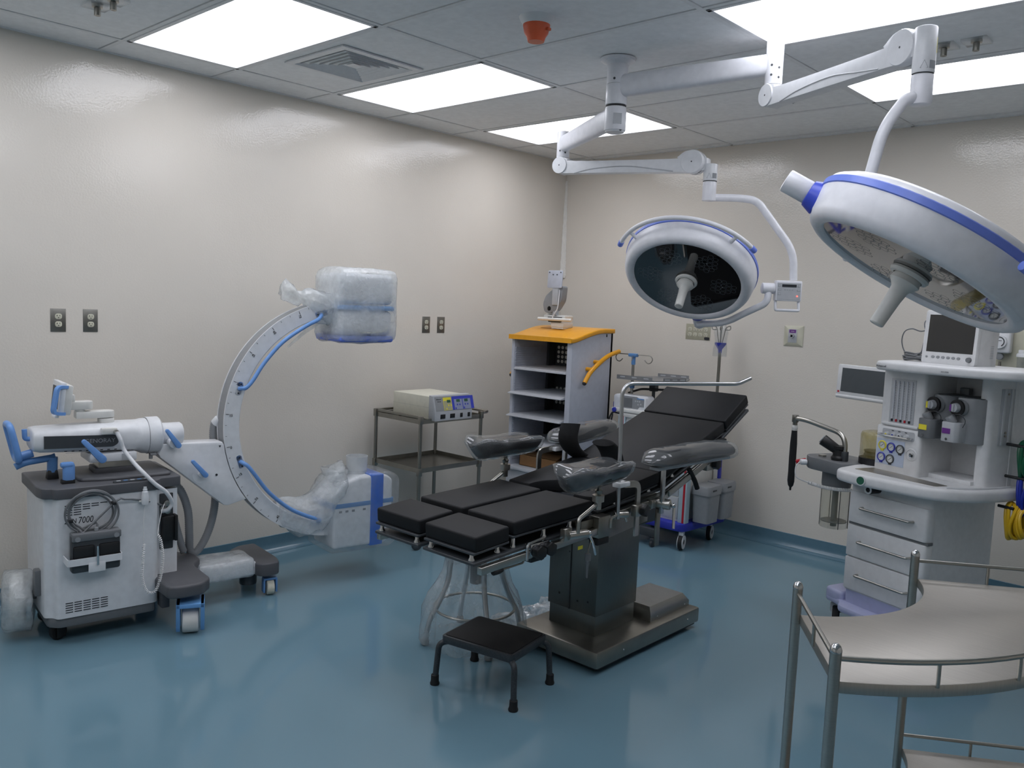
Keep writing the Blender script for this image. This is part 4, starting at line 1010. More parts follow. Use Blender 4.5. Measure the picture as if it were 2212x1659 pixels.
b = MB(); b.cyl((1.5, -.745, .022), (1.52, -.75, .022), .022, seg=16, bev=.003); b.box((1.51, -.745, .05), (.028, .03, .02), .003); b.bar((1.3, -.74, .062), (1.53, -.7, .12), .004); K('caster_and_dark_bar', b, M['charcoal'])  # small caster with a dark bar low in front of the base
# IV hook pole on the left side
b = MB(); b.cyl((1.108, -.5, .6), (1.108, -.5, 1.25), .011, seg=12); ivp = K('hook_pole', b, M['steel'])
b = MB(); b.box((1.105, -.5, 1.268), (.072, .03, .024), .005); b.cyl((1.108, -.5, 1.2), (1.108, -.5, 1.262), .015, seg=14); K('blue_hub', b, M['steelblue'], ivp)
b = MB(); b.cyl((1.108, -.5, 1.03), (1.108, -.5, 1.075), .018, seg=14, bev=.003); K('blue_collar', b, M['steelblue'], ivp)
def hookpts(d):
    o = Vector((1.105, -.5, 1.272)); d = Vector(d)
    return smooth([o, o + d * .1, o + d * .135 + Vector((0, 0, -.002)), o + d * .152 + Vector((0, 0, -.025)), o + d * .14 + Vector((0, 0, -.05)), o + d * .115 + Vector((0, 0, -.055)), o + d * .092 + Vector((0, 0, -.035))], 5)
for d in ((-1, 0, 0), (1, .1, 0), (.1, -1, 0)):
    b = MB(); b.tube(hookpts(d) if d[1] != -1 else [Vector((1.105, -.5, 1.27)) + Vector((.01 * k, -.02 * k, -.012 * k)) for k in range(4)], .0035, 8); K('hook', b, M['dsteel'], ivp)
# IV pole at the back right with closed hooks in a bag
b = MB(); b.cyl((1.615, -.185, .6), (1.615, -.185, 1.33), .011, seg=12); ivp = K('drip_pole', b, M['dsteel'])
b = MB(); b.lathe([(0, 0), (.014, 0), (.016, .025), (.044, .06), (.046, .072), (0, .072)], T(1.615, -.185, 1.315), 4); K('blue_cone', b, M['navy'], ivp)
for k in range(4):
    d = Vector((math.cos(k * PI / 2 + .4), math.sin(k * PI / 2 + .4), 0)); o = Vector((1.615, -.185, 1.38)) + d * .01
    b = MB(); b.tube(smooth([o, o + d * .012 + Vector((0, 0, .06)), o + d * .022 + Vector((0, 0, .11)), o + d * .05 + Vector((0, 0, .125)), o + d * .05 + Vector((0, 0, .1)), o + d * .02 + Vector((0, 0, .098))], 5), .0035, 8); K('drip_hook', b, M['dsteel'], ivp)
b = MB(); b.loft([[(1.615 + r_ * math.cos(2 * PI * k / 18), -.185 + r_ * .7 * math.sin(2 * PI * k / 18), z) for k in range(18)] for z, r_ in ((1.29, .05), (1.34, .055), (1.4, .04), (1.46, .05), (1.52, .03))], caps=False); b.noise(.008, 20, 2); K('clear_bag', b, M['padfilm'], ivp, sharp=180)
# device plate on a post
b = MB(); b.cyl((1.26, -.45, .86), (1.26, -.45, 1.1), .012, seg=12); b.box((1.26, -.45, 1.05), (.05, .05, .06), .006); ps = K('plate_post', b, M['charcoal'])
b = MB(); b.tube(fillet([(1.06, -.47, .99), (1.2, -.52, 1.035), (1.42, -.47, 1.045), (1.6, -.4, 1.05)], .03), .008, 8); K('push_bar', b, M['black'], ps)
M['platealu'] = mat('anodised_plate', '#8f9193', .4, .6)
b = MB(); b.bar((1.06, -.68, 1.1), (1.4, -.22, 1.108), .002)
b = MB(); b.prism(fillet([(1.09, -.66, 0), (1.38, -.64, 0), (1.42, -.6, 0), (1.5, -.42, 0), (1.4, -.2, 0), (1.15, -.25, 0), (1.08, -.4, 0)], .02, 4, True), 1.104, 1.112); K('device_plate', b, M['platealu'], ps)
for p0, p1 in (((1.085, -.66), (1.37, -.645)), ((1.43, -.6), (1.505, -.43)), ((1.16, -.25), (1.39, -.2))):
    d = Vector((p1[0] - p0[0], p1[1] - p0[1], 0)); m_ = plane_M((p0[0], p0[1], 1.104), d, (0, 0, 1))
    b = MB(); L = d.length
    b.bar((0, 0, -.002), (L, .03, .002), 0, m_); lip = K('plate_lip', b, M['platealu'], ps)
    for k in range(3):
        b = MB(); b.prism(rrect(.04, .008, .0035, 4, L * (k + .5) / 3, .018), -.0026, .0026, m_); K('slot', b, M['lightgrey'], lip)

# ---- device on the cart top
ip = thing('infusion_pump', 'white bedside pump with grey screen on top of the emergency cart', 'medical device', (1.2, -.6, .872))
def I(name, mb, m, parent=ip, **k): return mb.build(name, m, parent, world=True, **k)
b = MB(); b.prism(fillet([(1.07, .874, 0), (1.33, .874, 0), (1.34, .9, 0), (1.335, .985, 0), (1.32, .997, 0), (1.085, .997, 0), (1.068, .985, 0)], .006, 3, True), -.66, -.55, XZm, .006); cs = I('case', b, M['white'])
b = MB(); b.bar((1.06, -.675, .874), (1.345, -.545, .9), .005); I('base_shelf', b, M['offwhite'])
fm = plane_M((1.2, -.6603, .945), (1, 0, 0), (0, 0, 1))
b = MB(); b.prism([(-.065, -.038), (.075, -.038), (.09, -.02), (.125, -.02), (.125, .036), (.085, .036), (.065, .046), (-.065, .046)], 0, .002, fm); fp = I('front_panel', b, M['grey'], cs)
b = MB(); b.box((-.015, 0, .0025), (.085, .066, .001), 0, fm); I('screen', b, M['midgrey'], fp)
b = MB(); b.box((.095, .034, .0025), (.06, .007, .001), 0, fm); I('blue_strip', b, M['steelblue'], fp)
for x, y in ((.055, .016), (.072, .016), (.089, .016), (.078, -.006), (.1, -.002)):
    b = MB(); b.box((x, y, .0028), (.011, .011, .0016), 0, fm); I('button', b, M['lightgrey'], fp)
b = MB(); b.box((1.06, -.62, .915), (.02, .04, .045), .005); I('blue_clamp', b, M['navy'])
b = MB(); b.cyl((1.09, -.667, .885), (1.09, -.685, .885), .017, seg=14, bev=.003); I('blue_knob', b, M['navy'])
b = MB(); b.tube(smooth([(1.08, -.66, .87), (1.06, -.68, .84), (1.045, -.68, .79), (1.055, -.68, .77), (1.07, -.68, .8), (1.075, -.675, .85), (1.06, -.67, .8), (1.05, -.665, .775), (1.04, -.665, .8), (1.06, -.66, .86), (1.12, -.67, .862), (1.16, -.675, .868)], 6), .005, 7); I('power_cord', b, M['black'])
# ---- waste bins
for k, (lab, y0) in enumerate((('grey lidded waste bin on the emergency cart, nearest the operating table', -.61), ('grey lidded waste bin on the emergency cart, the one nearest the back wall', -.41))):
    wb = thing('waste_bin', lab, 'waste bin', (1.77, y0 + .08, .2), 0, 'grey waste bins on the emergency cart')
    b = MB(); rr_ = lambda s_, z: [(1.768 + a * s_ * .068, y0 + .09 + c * s_ * .085, z) for a, c in rrect(2, 2, .35, 4)]
    b.loft([rr_(.86, .195), rr_(.97, .39)]); b.build('bucket', M['grey'], wb, world=True)
    b = MB(); b.loft([rr_(1.06, .385), rr_(1.07, .43), rr_(1.0, .445)]); lid_ = b.build('lid', M['grey'], wb, world=True)
    b = MB(); b.box((1.842, y0 + .07, .418), (.003, .05, .01), .001); b.build('grip_slot', M['charcoal'], lid_, world=True)
    b = MB(); b.bar((1.695, y0 + .05, .36), (1.71, y0 + .13, .4)); b.build('hanger', M['grey'], wb, world=True)

# ================================================================ wall outlets
M['plate'] = mat('steel_wall_plate', '#8c8a84', .34, .9, var=.05)
M['ivory'] = mat('ivory_plastic', '#c9c7b4', .4)
def receptacle(par, M_, cx, cy, world=False):
    g = MB(); o_ = [p for p in rrect(.033, .028, .0135, 5, cx, cy)]; g.prism(o_, .004, .0075, M_, .0008); r_ = g.build('receptacle', M['ivory'], par)
    for dx, dy, w_, h_ in ((-.006, .004, .002, .008), (-.008, .004, .005, .0018), (.006, .004, .002, .007), (0, -.007, .005, .004)):
        g = MB(); g.box((cx + dx, cy + dy, .0078), (w_, h_, .0008), 0, M_); g.build('slot', M['ink'], r_)
def plate(mb, w_, h_, M_, t=.006):
    mb.loft([[(a * w_ / 2, c * h_ / 2, 0) for a, c in ((-1, -1), (1, -1), (1, 1), (-1, 1))], [(a * w_ / 2, c * h_ / 2, t * .35) for a, c in ((-1, -1), (1, -1), (1, 1), (-1, 1))], [(a * (w_ / 2 - .008), c * (h_ / 2 - .008), t) for a, c in ((-1, -1), (1, -1), (1, 1), (-1, 1))]], M=M_)
WL = plane_M((0, 0, 0), (0, 1, 0), (0, 0, 1))       # out of the left wall (+x)
WB_ = plane_M((0, 0, 0), (1, 0, 0), (0, 0, 1))      # out of the back wall (-y)
for y, lab in ((-3.957, 'steel duplex wall outlet above the x-ray machine, nearer the left edge'), (-3.802, 'steel duplex wall outlet above the x-ray machine, second from the left edge'),
               (-1.505, 'steel duplex wall outlet above the generator box, left one of the pair'), (-1.362, 'steel duplex wall outlet above the generator box, right one of the pair')):
    o_ = thing('wall_outlet', lab, 'outlet', (0, y, 1.423), 0, 'duplex outlets on the left wall')
    b = MB(); plate(b, .072, .116, WL); b.build('cover_plate', M['plate'], o_)
    receptacle(o_, WL, 0, .0195); receptacle(o_, WL, 0, -.0195)
o_ = thing('wall_outlet', 'beige eight socket wall outlet plate under the far surgical lamp', 'outlet', (1.325, 0, 1.447))
b = MB(); plate(b, .205, .116, WB_); b.build('cover_plate', mat('aged_beige_plate', '#a9a692', .4), o_)
for k in range(4):
    receptacle(o_, WB_, -.066 + k * .044, .0195); receptacle(o_, WB_, -.066 + k * .044, -.0195)
b = MB(); b.prism(rrect(.042, .02, .009, 5, .078, -.045), .006, .0075, WB_); b.build('black_sticker', M['ink'], o_)
o_ = thing('gas_outlet', 'square wall plate with purple label and gas connector on the back wall', 'gas outlet', (2.063, 0, 1.46))
b = MB(); w2, h2 = .068, .07
b.loft([[(a * w2, c * h2, 0) for a, c in ((-1, -1), (1, -1), (1, 1), (-1, 1))], [(a * w2, c * h2, .004) for a, c in ((-1, -1), (1, -1), (1, 1), (-1, 1))], [(a * .033, c * .047, .02) for a, c in ((-1, -1), (1, -1), (1, 1), (-1, 1))]], M=WB_); b.build('bevelled_plate', M['ivory'], o_)
b = MB(); b.box((0, 0, .0205), (.062, .09, .003), .001, WB_); fp = b.build('face_plate', M['lightgrey'], o_)
b = MB(); b.box((0, .032, .0225), (.046, .022, .002), 0, WB_); b.build('purple_label', M['purple'], fp)
b = MB(); b.lathe([(.008, 0), (.015, 0), (.014, .014), (.008, .014)], WB_ @ T(0, 0, .022), 20); b.build('connector', M['chrome'], fp)
b = MB(); b.lathe([(0, .001), (.008, .001)], WB_ @ T(0, 0, .022), 16); b.build('bore', M['ink'], fp)
text('lettering', 'WAGD', .008, WB_ @ T(0, .029, .0236), M['white'], fp, align='CENTER')
# regulator and suction at far right, behind the monitor
o_ = thing('vacuum_regulator', 'white vacuum gauge regulator on the back wall, right of the monitor', 'regulator', (3.34, 0, 1.49))
b = MB(); b.box((.06, 0, .003), (.2, .34, .006), .002, WB_); b.build('wall_plate', M['ivory'], o_)
b = MB(); b.box((.0, .02, .05), (.085, .15, .07), .012, WB_, 3); rg = b.build('regulator_body', M['white'], o_)
b = MB(); b.lathe([(0, 0), (.038, 0), (.038, .02), (0, .022)], WB_ @ T(-.012, .01, .082), 28); b.build('gauge', M['white'], rg)
b = MB(); b.lathe([(.024, 0), (.029, 0), (.029, .001), (.024, .001)], WB_ @ T(-.012, .01, .104), 28, R(-60), R(200)); b.box((-.008, .016, .1045), (.02, .003, .001), 0, WB_); b.build('dial', M['ink'], rg)
b = MB(); b.cyl(WB_ @ Vector((-.012, -.075, .03)), WB_ @ Vector((-.012, -.075, .07)), .02, seg=16, bev=.003); b.build('knob', M['grey'], rg)
b = MB(); b.lathe([(0, 0), (.012, 0), (.014, .05), (.009, .055), (.009, .085), (0, .085)], WB_ @ T(-.01, -.19, .05) @ Matrix.Rotation(R(-90), 4, 'X'), 14); b.build('fitting', M['dsteel'], rg)
o_ = thing('wall_mounted_canister', 'clear suction canister with white lid on the back wall, right of the gauge', 'canister', (3.47, 0, 1.36))
b = MB(); b.lathe([(.055, 0), (.055, .012), (.05, .02), (0, .022)], T(0, -.07, .06), 28); b.box((-.03, -.07, .09), (.03, .02, .02), .004); b.build('lid', M['white'], o_)
b = MB(); b.lathe([(0, -.12), (.042, -.12), (.045, -.11), (.05, .06)], T(0, -.07, 0), 28); b.build('jar', M['padfilm'], o_)
b = MB(); b.box((0, -.01, .03), (.05, .02, .08), .003); b.build('bracket', M['ivory'], o_)

# ================================================================ ceiling fittings
o_ = thing('smoke_detector', 'ceiling smoke detector with orange dust cover', 'smoke detector', (2.132, -2.834, H))
b = MB(); b.lathe([(0, .004), (.075, .004), (.07, -.006), (.058, -.026), (.05, -.03), (0, -.03)], None, 24); b.build('base', M['fixt'], o_)
M['orange'] = mat('orange_plastic', '#e0623a', .35)
b = MB(); b.lathe([(.056, -.014), (.057, -.03), (.05, -.06), (.04, -.075), (.034, -.094), (.0, -.094)], None, 28); b.box((.05, .01, -.05), (.03, .02, .012), .003); b.build('dust_cover', M['orange'], o_)
o_ = thing('air_vent', 'square louvred air diffuser between two ceiling light panels', 'air diffuser', (.892, -2.838, H))
b = MB()
f_ = lambda s_, z: [(a * s_, c * s_, z) for a, c in ((-1, -1), (1, -1), (1, 1), (-1, 1))]
b.loft([f_(.25, .002), f_(.25, -.006), f_(.215, -.008), f_(.2, .01)], caps=False); b.build('flange', M['fixt'], o_)
for k in range(5):
    s_ = .198 - k * .034
    b = MB(); b.loft([f_(s_, -.004), f_(s_ - .026, .024), f_(s_ - .028, .023), f_(s_ - .003, -.005)], caps=False); b.build('louvre', M['fixt'], o_)
b = MB(); b.loft([f_(.03, .0), f_(.001, .012)]); b.build('centre', M['fixt'], o_)
b = MB(); b.loft([f_(.205, .05), f_(.205, .052)]); b.build('duct', M['gap'], o_)
def fitting(x, y, lab):
    o_ = thing('ceiling_fitting', lab, 'ceiling fitting', (x, y, H), 0, 'clear square plates with fittings on the ceiling')
    b = MB(); b.box((0, 0, -.006), (.1, .1, .012), .002); b.build('clear_plate', M['padfilm'], o_)
    b = MB(); b.lathe([(0, 0), (.022, 0), (.022, -.012), (.013, -.014), (.013, -.045), (.009, -.045), (0, -.04)], T(0, 0, 0), 16); b.build('nozzle', M['dsteel'], o_)
fitting(3.339, -1.558, 'clear square ceiling plate with metal nozzle right beside the near lamp arm elbow')
fitting(3.466, -1.562, 'clear square ceiling plate with metal nozzle farthest right on the ceiling')
fitting(.73, -4.043, 'clear square ceiling plate with metal nozzle at the top left edge, left one')
fitting(.86, -4.03, 'clear square ceiling plate with metal nozzle at the top left edge, right one')

# ================================================================ surgical lamps on one ceiling column
MX, MY = 2.072, -2.174
lm = thing('lamp_ceiling_mount', 'white ceiling column carrying both surgical lamp arms', 'ceiling mount', (MX, MY, H))
b = MB(); b.lathe([(0, 0), (.085, 0), (.082, -.012), (.06, -.022), (.052, -.03), (0, -.03)], None, 36); b.build('flange', M['lampwhite'], lm)
b = MB(); b.lathe([(.05, -.02), (.05, -.118), (.047, -.12)], None, 36); b.build('upper_column', M['lampwhite'], lm)
b = MB(); b.lathe([(0, -.34), (.03, -.346), (.044, -.342), (.05, -.33), (.05, -.226), (.047, -.224)], None, 36); lc = b.build('lower_hub', M['white'], lm)
for za, zb in ((-.218, -.228), (-.116, -.122)):
    b = MB(); b.lathe([(.0485, za), (.0485, zb)], None, 36); b.build('seam', M['gap'], lm)
b = MB(); b.box((.0, 0, -.285), (.04, .002, .05)); 
for v in b.bm.verts: v.co = Matrix.Rotation(R(48), 3, 'Z') @ (v.co + Vector((0, -.051, 0)))
b.build('type_label', M['lightgrey'], lc)
for a, z in ((20, -.1), (30, -.24), (85, -.24), (70, -.335)):
    q = Matrix.Rotation(R(a), 4, 'Z'); b = MB(); b.cyl(q @ Vector((0, -.048, z)), q @ Vector((0, -.0505, z)), .006, seg=12); b.build('screw', M['charcoal'], lm)

def surgical(label, jz, J, r_arm, E, col, c, n, pv, tubeA, panel, tubeB, hub_z, refz, elbow_up):
    """jz: arm height; J: first joint; E: elbow; col: end column (x,y,top,bottom); c,n lamp glass centre and facing; pv pivot direction"""
    t = thing('ceiling_surgical_lamp', label, 'surgical lamp', (MX, MY, 0), 0, 'surgical lamps on the ceiling column')
    B = lambda name, mb, m, parent=t, **k: mb.build(name, m, parent, world=True, **k)
    J = Vector(J); c = Vector(c); n = Vector(n).normalized(); E = Vector(E)
    b = MB(); b.cyl((MX, MY, hub_z[0]), (MX, MY, hub_z[1]), .0515, seg=36, bev=.002); B('arm_hub', b, M['lampwhite'])
    # horizontal arm
    d = (Vector((J.x, J.y, 0)) - Vector((MX, MY, 0))); L = d.length; m_ = plane_M((MX, MY, jz), d, (0, 0, 1))
    b = MB(); b.loft([[(x, h_ * .5 * (abs(math.sin(q)) ** .7) * (1 if math.sin(q) > 0 else -1), w_ * .5 * (abs(math.cos(q)) ** .7) * (1 if math.cos(q) > 0 else -1)) for q in [2 * PI * k / 24 for k in range(24)]] for x, h_, w_ in ((.03, .105, .07), (L * .25, .103, .068), (L - .02, .09, .062))], M=m_); B('horizontal_arm', b, M['lampwhite'])
    # first joint
    b = MB(); b.cyl((J.x, J.y, J.z + .045), (J.x, J.y, refz), .036, seg=32, bev=.003); jc = B('joint_column', b, M['lampwhite'])
    for k, (a, z) in enumerate(((60, .07), (60, .11), (10, .08), (10, .12))):
        q = T(J.x, J.y, J.z + z) @ Matrix.Rotation(R(a), 4, 'Z'); b = MB(); b.cyl(q @ Vector((0, -.035, 0)), q @ Vector((0, -.0368, 0)), .005, seg=10); B('screw', b, M['charcoal'], jc)
    # spring arm
    d = E - J; L = d.length; dh = Vector((d.x, d.y, 0)).normalized(); m_ = plane_M(J, d, (0, 0, 1)); side = m_.to_3x3() @ Vector((0, 0, 1))
    b = MB(); b.cyl((J.x, J.y, J.z - .03), (J.x, J.y, J.z + .043), .037, seg=32, bev=.004); B('knuckle', b, M['white'])
    prof = [(-.0, -.048), (.1, -.045), (L - .06, -.046), (L - .02, -.052), (L + .02, -.05)]
    up_ = [(L + .045, -.02), (L + .05, .02), (L + .03, .058), (L, .066), (L - .045, .058), (L - .085, .03), (L - .13, .022), (.1, .022), (.05, .035), (0, .048)]
    b = MB(); b.prism(smooth([(p[0], p[1], 0) for p in prof], 3) + smooth([(p[0], p[1], 0) for p in up_], 3), -.032, .032, m_, .008, 3); sa = B('spring_arm', b, M['white'])
    for x, r_ in ((0, .047), (L, .06)):
        for s in (1, -1):
            b = MB(); b.lathe([(0, .004), (r_ * .96, .004), (r_, 0), (r_, -.03)], frame(m_ @ Vector((x, .0 if x == 0 else .006, s * .034)), side * s), 32); dk = B('joint_disc', b, M['white'], sa)
            b = MB(); b.lathe([(0, .0046), (.004, .0046)], frame(m_ @ Vector((x, .0 if x == 0 else .006, s * .034)), side * s), 10); B('pin', b, M['charcoal'], dk)
    for s in (1, -1):
        b = MB(); b.tube([m_ @ Vector((p[0], p[1], s * .0325)) for p in smooth([(.1, -.045, 0), (.22, -.022, 0), (.4 * L + .1, -.012, 0), (L - .2, -.03, 0), (L - .1, -.042, 0)], 6)], .0028, 6); B('cover_line', b, M['lightgrey'], sa)
    # elbow column
    cx, cy, zt, zb = col
    b = MB(); b.cyl((cx, cy, zb + .1), (cx, cy, zt), .036, seg=32, bev=.006)
    b.bar((-.075, -.04, -.03), (-.01, .03, .03), .012, plane_M((cx, cy, E.z), d, (0, 0, 1))); ec = B('elbow_column', b, M['white'])
    b = MB(); b.cyl((cx, cy, zb), (cx, cy, zb + .098), .035, seg=32, bev=.004); B('swivel', b, M['lampwhite'], ec)
    b = MB(); b.lathe([(.0353, 0), (.0353, .004)], T(cx, cy, zb + .097), 32); B('seam', b, M['gap'], ec)
    for dz, w_, m2 in ((.125, .03, 'inkgrey'),):
        q = T(cx, cy, zb + dz) @ Matrix.Rotation(R(62), 4, 'Z')
        b = MB(); b.lathe([(.0363, -.013), (.0363, .013)], q, 10, R(-105), R(-62)); B('warning_text', b, M[m2], ec)
        b = MB(); b.tube([q @ Vector((.0366 * math.cos(R(a)), .0366 * math.sin(R(a)), z)) for a, z in ((-150, -.012), (-131, .013), (-112, -.012))], .0009, 5, True); B('warning_triangle', b, M['inkgrey'], ec)
    q = T(cx, cy, zb + .19) @ Matrix.Rotation(R(62), 4, 'Z')
    if zt - zb > .22: b = MB(); b.lathe([(.0364, -.025), (.0364, .025)], q, 8, R(-58), R(-40)); B('yellow_sticker', b, M['yell'], ec)
    # upper tube of the yoke
    b = MB(); b.tube(fillet(tubeA, .09, 8), .0195, 16); B('upper_tube', b, M['lampwhite'])
    # control panel
    po, pr_, pn = [Vector(v) for v in panel]
    pm_ = plane_M(po, pr_, (0, 0, 1))
    if (pm_.to_3x3() @ Vector((0, 0, 1))).dot(pn) < 0: pm_ = plane_M(po, -pr_, (0, 0, 1))
    b = MB(); b.box((0, 0, 0), (.135, .105, .045), .006, pm_); cpn = B('control_panel', b, M['lampwhite'])
    b = MB(); b.box((0, -.002, .0235), (.12, .085, .002), 0, pm_); fc = B('face', b, M['lightgrey'], cpn)
    b = MB(); b.box((0, .026, .0248), (.074, .014, .001), 0, pm_); B('display', b, M['ink'], fc)
    for x, y, w_, h_ in ((-.05, .026, .012, .012), (.05, .026, .012, .012), (-.049, .005, .016, .01), (.049, .005, .016, .01), (-.049, -.016, .015, .013)):
        b = MB(); b.box((x, y, .0249), (w_, h_, .0012), .0003, pm_); bo = B('button', b, M['inkgrey'], fc)
        b = MB(); b.box((x, y, .0256), (w_ * .84, h_ * .8, .0004), 0, pm_); B('button_face', b, M['lightgrey'], fc)
    for k in range(4):
        b = MB(); b.box((-.021 + k * .0125, .005, .0247), (.008, .003, .0008), 0, pm_); B('symbol', b, M['inkgrey'], fc)
    M['led'] = M.get('led') or emis('red_led', '#ff5a50', 3.)
    b = MB(); b.cyl(pm_ @ Vector((.043, -.026, .024)), pm_ @ Vector((.043, -.026, .0262)), .004, seg=12); B('red_light', b, M['led'], fc)
    b = MB(); b.tube(fillet([pm_ @ Vector(p) for p in ((-.06, -.05, 0), (-.06, -.1, .012), (.06, -.1, .012), (.06, -.05, 0))], .006, 3), .0075, 10); B('panel_handle', b, M['lampwhite'], cpn)
    # lower tube
    b = MB(); b.cyl(Vector(tubeB[0]) - pr_.normalized() * .035 * 1, Vector(tubeB[0]) + pr_.normalized() * .03, .028, seg=24, bev=.004); B('yoke_joint', b, M['lampwhite'])
    b = MB(); b.tube(fillet(tubeB, .07, 8), .018, 16); B('lower_tube', b, M['lampwhite'])
    # lamp head: local z = -n (up into the dome)
    pvv = Vector(pv); pvv = (pvv - n * pvv.dot(n)).normalized()
    hm = frame(c, -n, pvv)
    b = MB(); b.lathe([(.276, .004), (.279, -.004), (.29, -.012), (.306, -.012), (.322, -.002), (.332, .016), (.34, .06), (.342, .085)], hm, 72); body = B('lamp_body', b, M['lampwhite'], sharp=60)
    b = MB(); b.lathe([(.342, .085), (.3455, .0875), (.3455, .106), (.34, .11)], hm, 72); B('blue_band', b, M['lampblue'], body)
    b = MB(); b.lathe([(.341, .109), (.335, .122), (.315, .135), (.25, .15), (.1, .16), (0, .162)], hm, 64); B('dome', b, M['lampwhite'], body, sharp=60)
    b = MB(); b.lathe([(0, .0), (.2785, .0)], hm, 72); gl = B('front_glass', b, M['glassblack'], body)
    for k in range(6):
        a0 = PI / 6 + k * PI / 3 + .2
        b = MB(); b.lathe([(0, -.0003), (.004, -.0003)], hm @ T(.185 * math.cos(a0), .185 * math.sin(a0), 0), 6); cl = B('led_cluster', b, M['inkgrey'], gl)
        for i, row in enumerate((3, 4, 4, 3, 2)):
            for j in range(row):
                u_ = (i - 2) * .026; v_ = (j - (row - 1) / 2) * .0295
                x, y = (.19 + u_ * 1.) * math.cos(a0) - v_ * math.sin(a0), (.19 + u_) * math.sin(a0) + v_ * math.cos(a0)
                b = MB(); b.lathe([(.0118, -.0004), (.0132, -.0004)], hm @ T(x, y, 0), 18); B('led_lens', b, M['lens'], cl)
    b = MB(); b.lathe([(.03, -.001), (.055, -.001), (.058, -.008), (.054, -.016), (.044, -.018), (.042, -.012)], hm, 40); hr = B('handle_ring', b, M['offwhite'], body)
    b = MB(); b.lathe([(.036, -.004), (.044, -.034), (.034, -.045), (.026, -.055), (.0225, -.09), (.021, -.17), (.018, -.173), (0, -.173)], hm, 32); B('sterile_handle', b, M['offwhite'], body)
    # pivot
    def pp(r_, h_): return hm @ Vector((r_, 0, h_))
    b = MB(); b.cyl(pp(.325, .055), pp(.365, .055), .05, .04, seg=28, bev=.006); B('blue_pivot', b, M['lampblue2'], body)
    b = MB(); b.cyl(pp(.362, .055), pp(.44, .055), .034, seg=28, bev=.005); B('pivot_housing', b, M['lampwhite'], body)
    # grab bar opposite the pivot
    aa = [R(180 + x) for x in range(-62, 63, 4)]
    b = MB(); b.tube([hm @ Vector((.385 * math.cos(a), .385 * math.sin(a), .07)) for a in aa], .0115, 12); gb = B('grab_bar', b, M['lampwhite'], body)
    for a in (aa[0], aa[-1]):
        b = MB(); p0 = hm @ Vector((.385 * math.cos(a), .385 * math.sin(a), .07)); s_ = 1 if a > PI else -1
        b.cyl(hm @ Vector((.385 * math.cos(a - s_ * .05), .385 * math.sin(a - s_ * .05), .07)), hm @ Vector((.385 * math.cos(a + s_ * .04), .385 * math.sin(a + s_ * .04), .07)), .0145, seg=16, bev=.004); B('blue_end', b, M['lampblue'], gb)
    for a in (R(180 - 45), R(180 + 45)):
        b = MB(); b.cyl(hm @ Vector((.335 * math.cos(a), .335 * math.sin(a), .06)), hm @ Vector((.385 * math.cos(a), .385 * math.sin(a), .07)), .0095, seg=12); B('bar_post', b, M['lampwhite'], gb)
    return t
M['lens'] = mat('led_lens_rim', '#70777c', .2)
c1, n1 = Vector((3.737, -2.98, 1.738)), Vector((-.394, -.292, -.872)).normalized()
pv1 = Vector((-.25, -.12, .155)); pv1 = (pv1 - n1 * pv1.dot(n1)).normalized()
e1 = c1 - n1 * .055 + pv1 * .43
surgical('large white surgical lamp nearest the camera at right, seen edge-on', 2.652, (2.838, -2.107, 2.522), .05, (3.5, -2.46, 2.515), (3.566, -2.498, 2.57, 2.318),
         c1, n1, pv1, [(3.56, -2.505, 2.345), (3.535, -2.545, 2.335), (3.49, -2.602, 2.235), (3.452, -2.606, 2.04), (3.45, -2.609, 1.93)],
         ((3.454, -2.61, 1.898), (.74, .67, 0), (.6, -.75, 0)), [(3.40, -2.66, 1.9), (3.405, -2.74, 1.895), (3.446, -2.928, 1.917), e1 + Vector((.0, .0, -.0)), e1 - pv1 * .03], (2.565, 2.66), 2.755, True)
c2, n2 = Vector((2.23, -1.70, 1.757)), Vector((.147, -.599, -.787)).normalized()
surgical('white surgical lamp over the table, showing its round black face with lens clusters', 2.513, (1.408, -1.756, 2.392), .05, (2.19, -1.63, 2.362), (2.266, -1.59, 2.36, 2.172),
         c2, n2, (-.082, .251, -.206), [(2.263, -1.592, 2.19), (2.387, -1.478, 2.194), (2.451, -1.422, 2.185), (2.615, -1.305, 1.93), (2.625, -1.303, 1.78)],
         ((2.612, -1.335, 1.725), (.74, .67, 0), (.6, -.75, 0)), [(2.535, -1.395, 1.735), (2.54, -1.405, 1.66), (2.42, -1.42, 1.6), (2.30, -1.39, 1.545), (2.13, -1.385, 1.53)], (2.445, 2.55), 2.582, True)
# ================================================================ anaesthesia machine (local x = along its front, local y = towards the wall)
AZ = math.atan2(-.327, .945)
am = thing('anaesthesia_machine', 'white anaesthesia machine with drawers, gauges and worktop at right by the back wall', 'anaesthesia machine', (3.02, -1.34, 0), AZ)
def A(name, mb, m, parent=am, **k): return mb.build(name, m, parent, **k)
M['mwhite'] = mat('machine_white', '#d9dadb', .38)
M['mgrey'] = mat('machine_pale_grey', '#c3c6c9', .4)
M['lav'] = mat('lavender_base', '#b3b8da', .4)
M['vap'] = mat('vaporizer_grey', '#8e9194', .4)
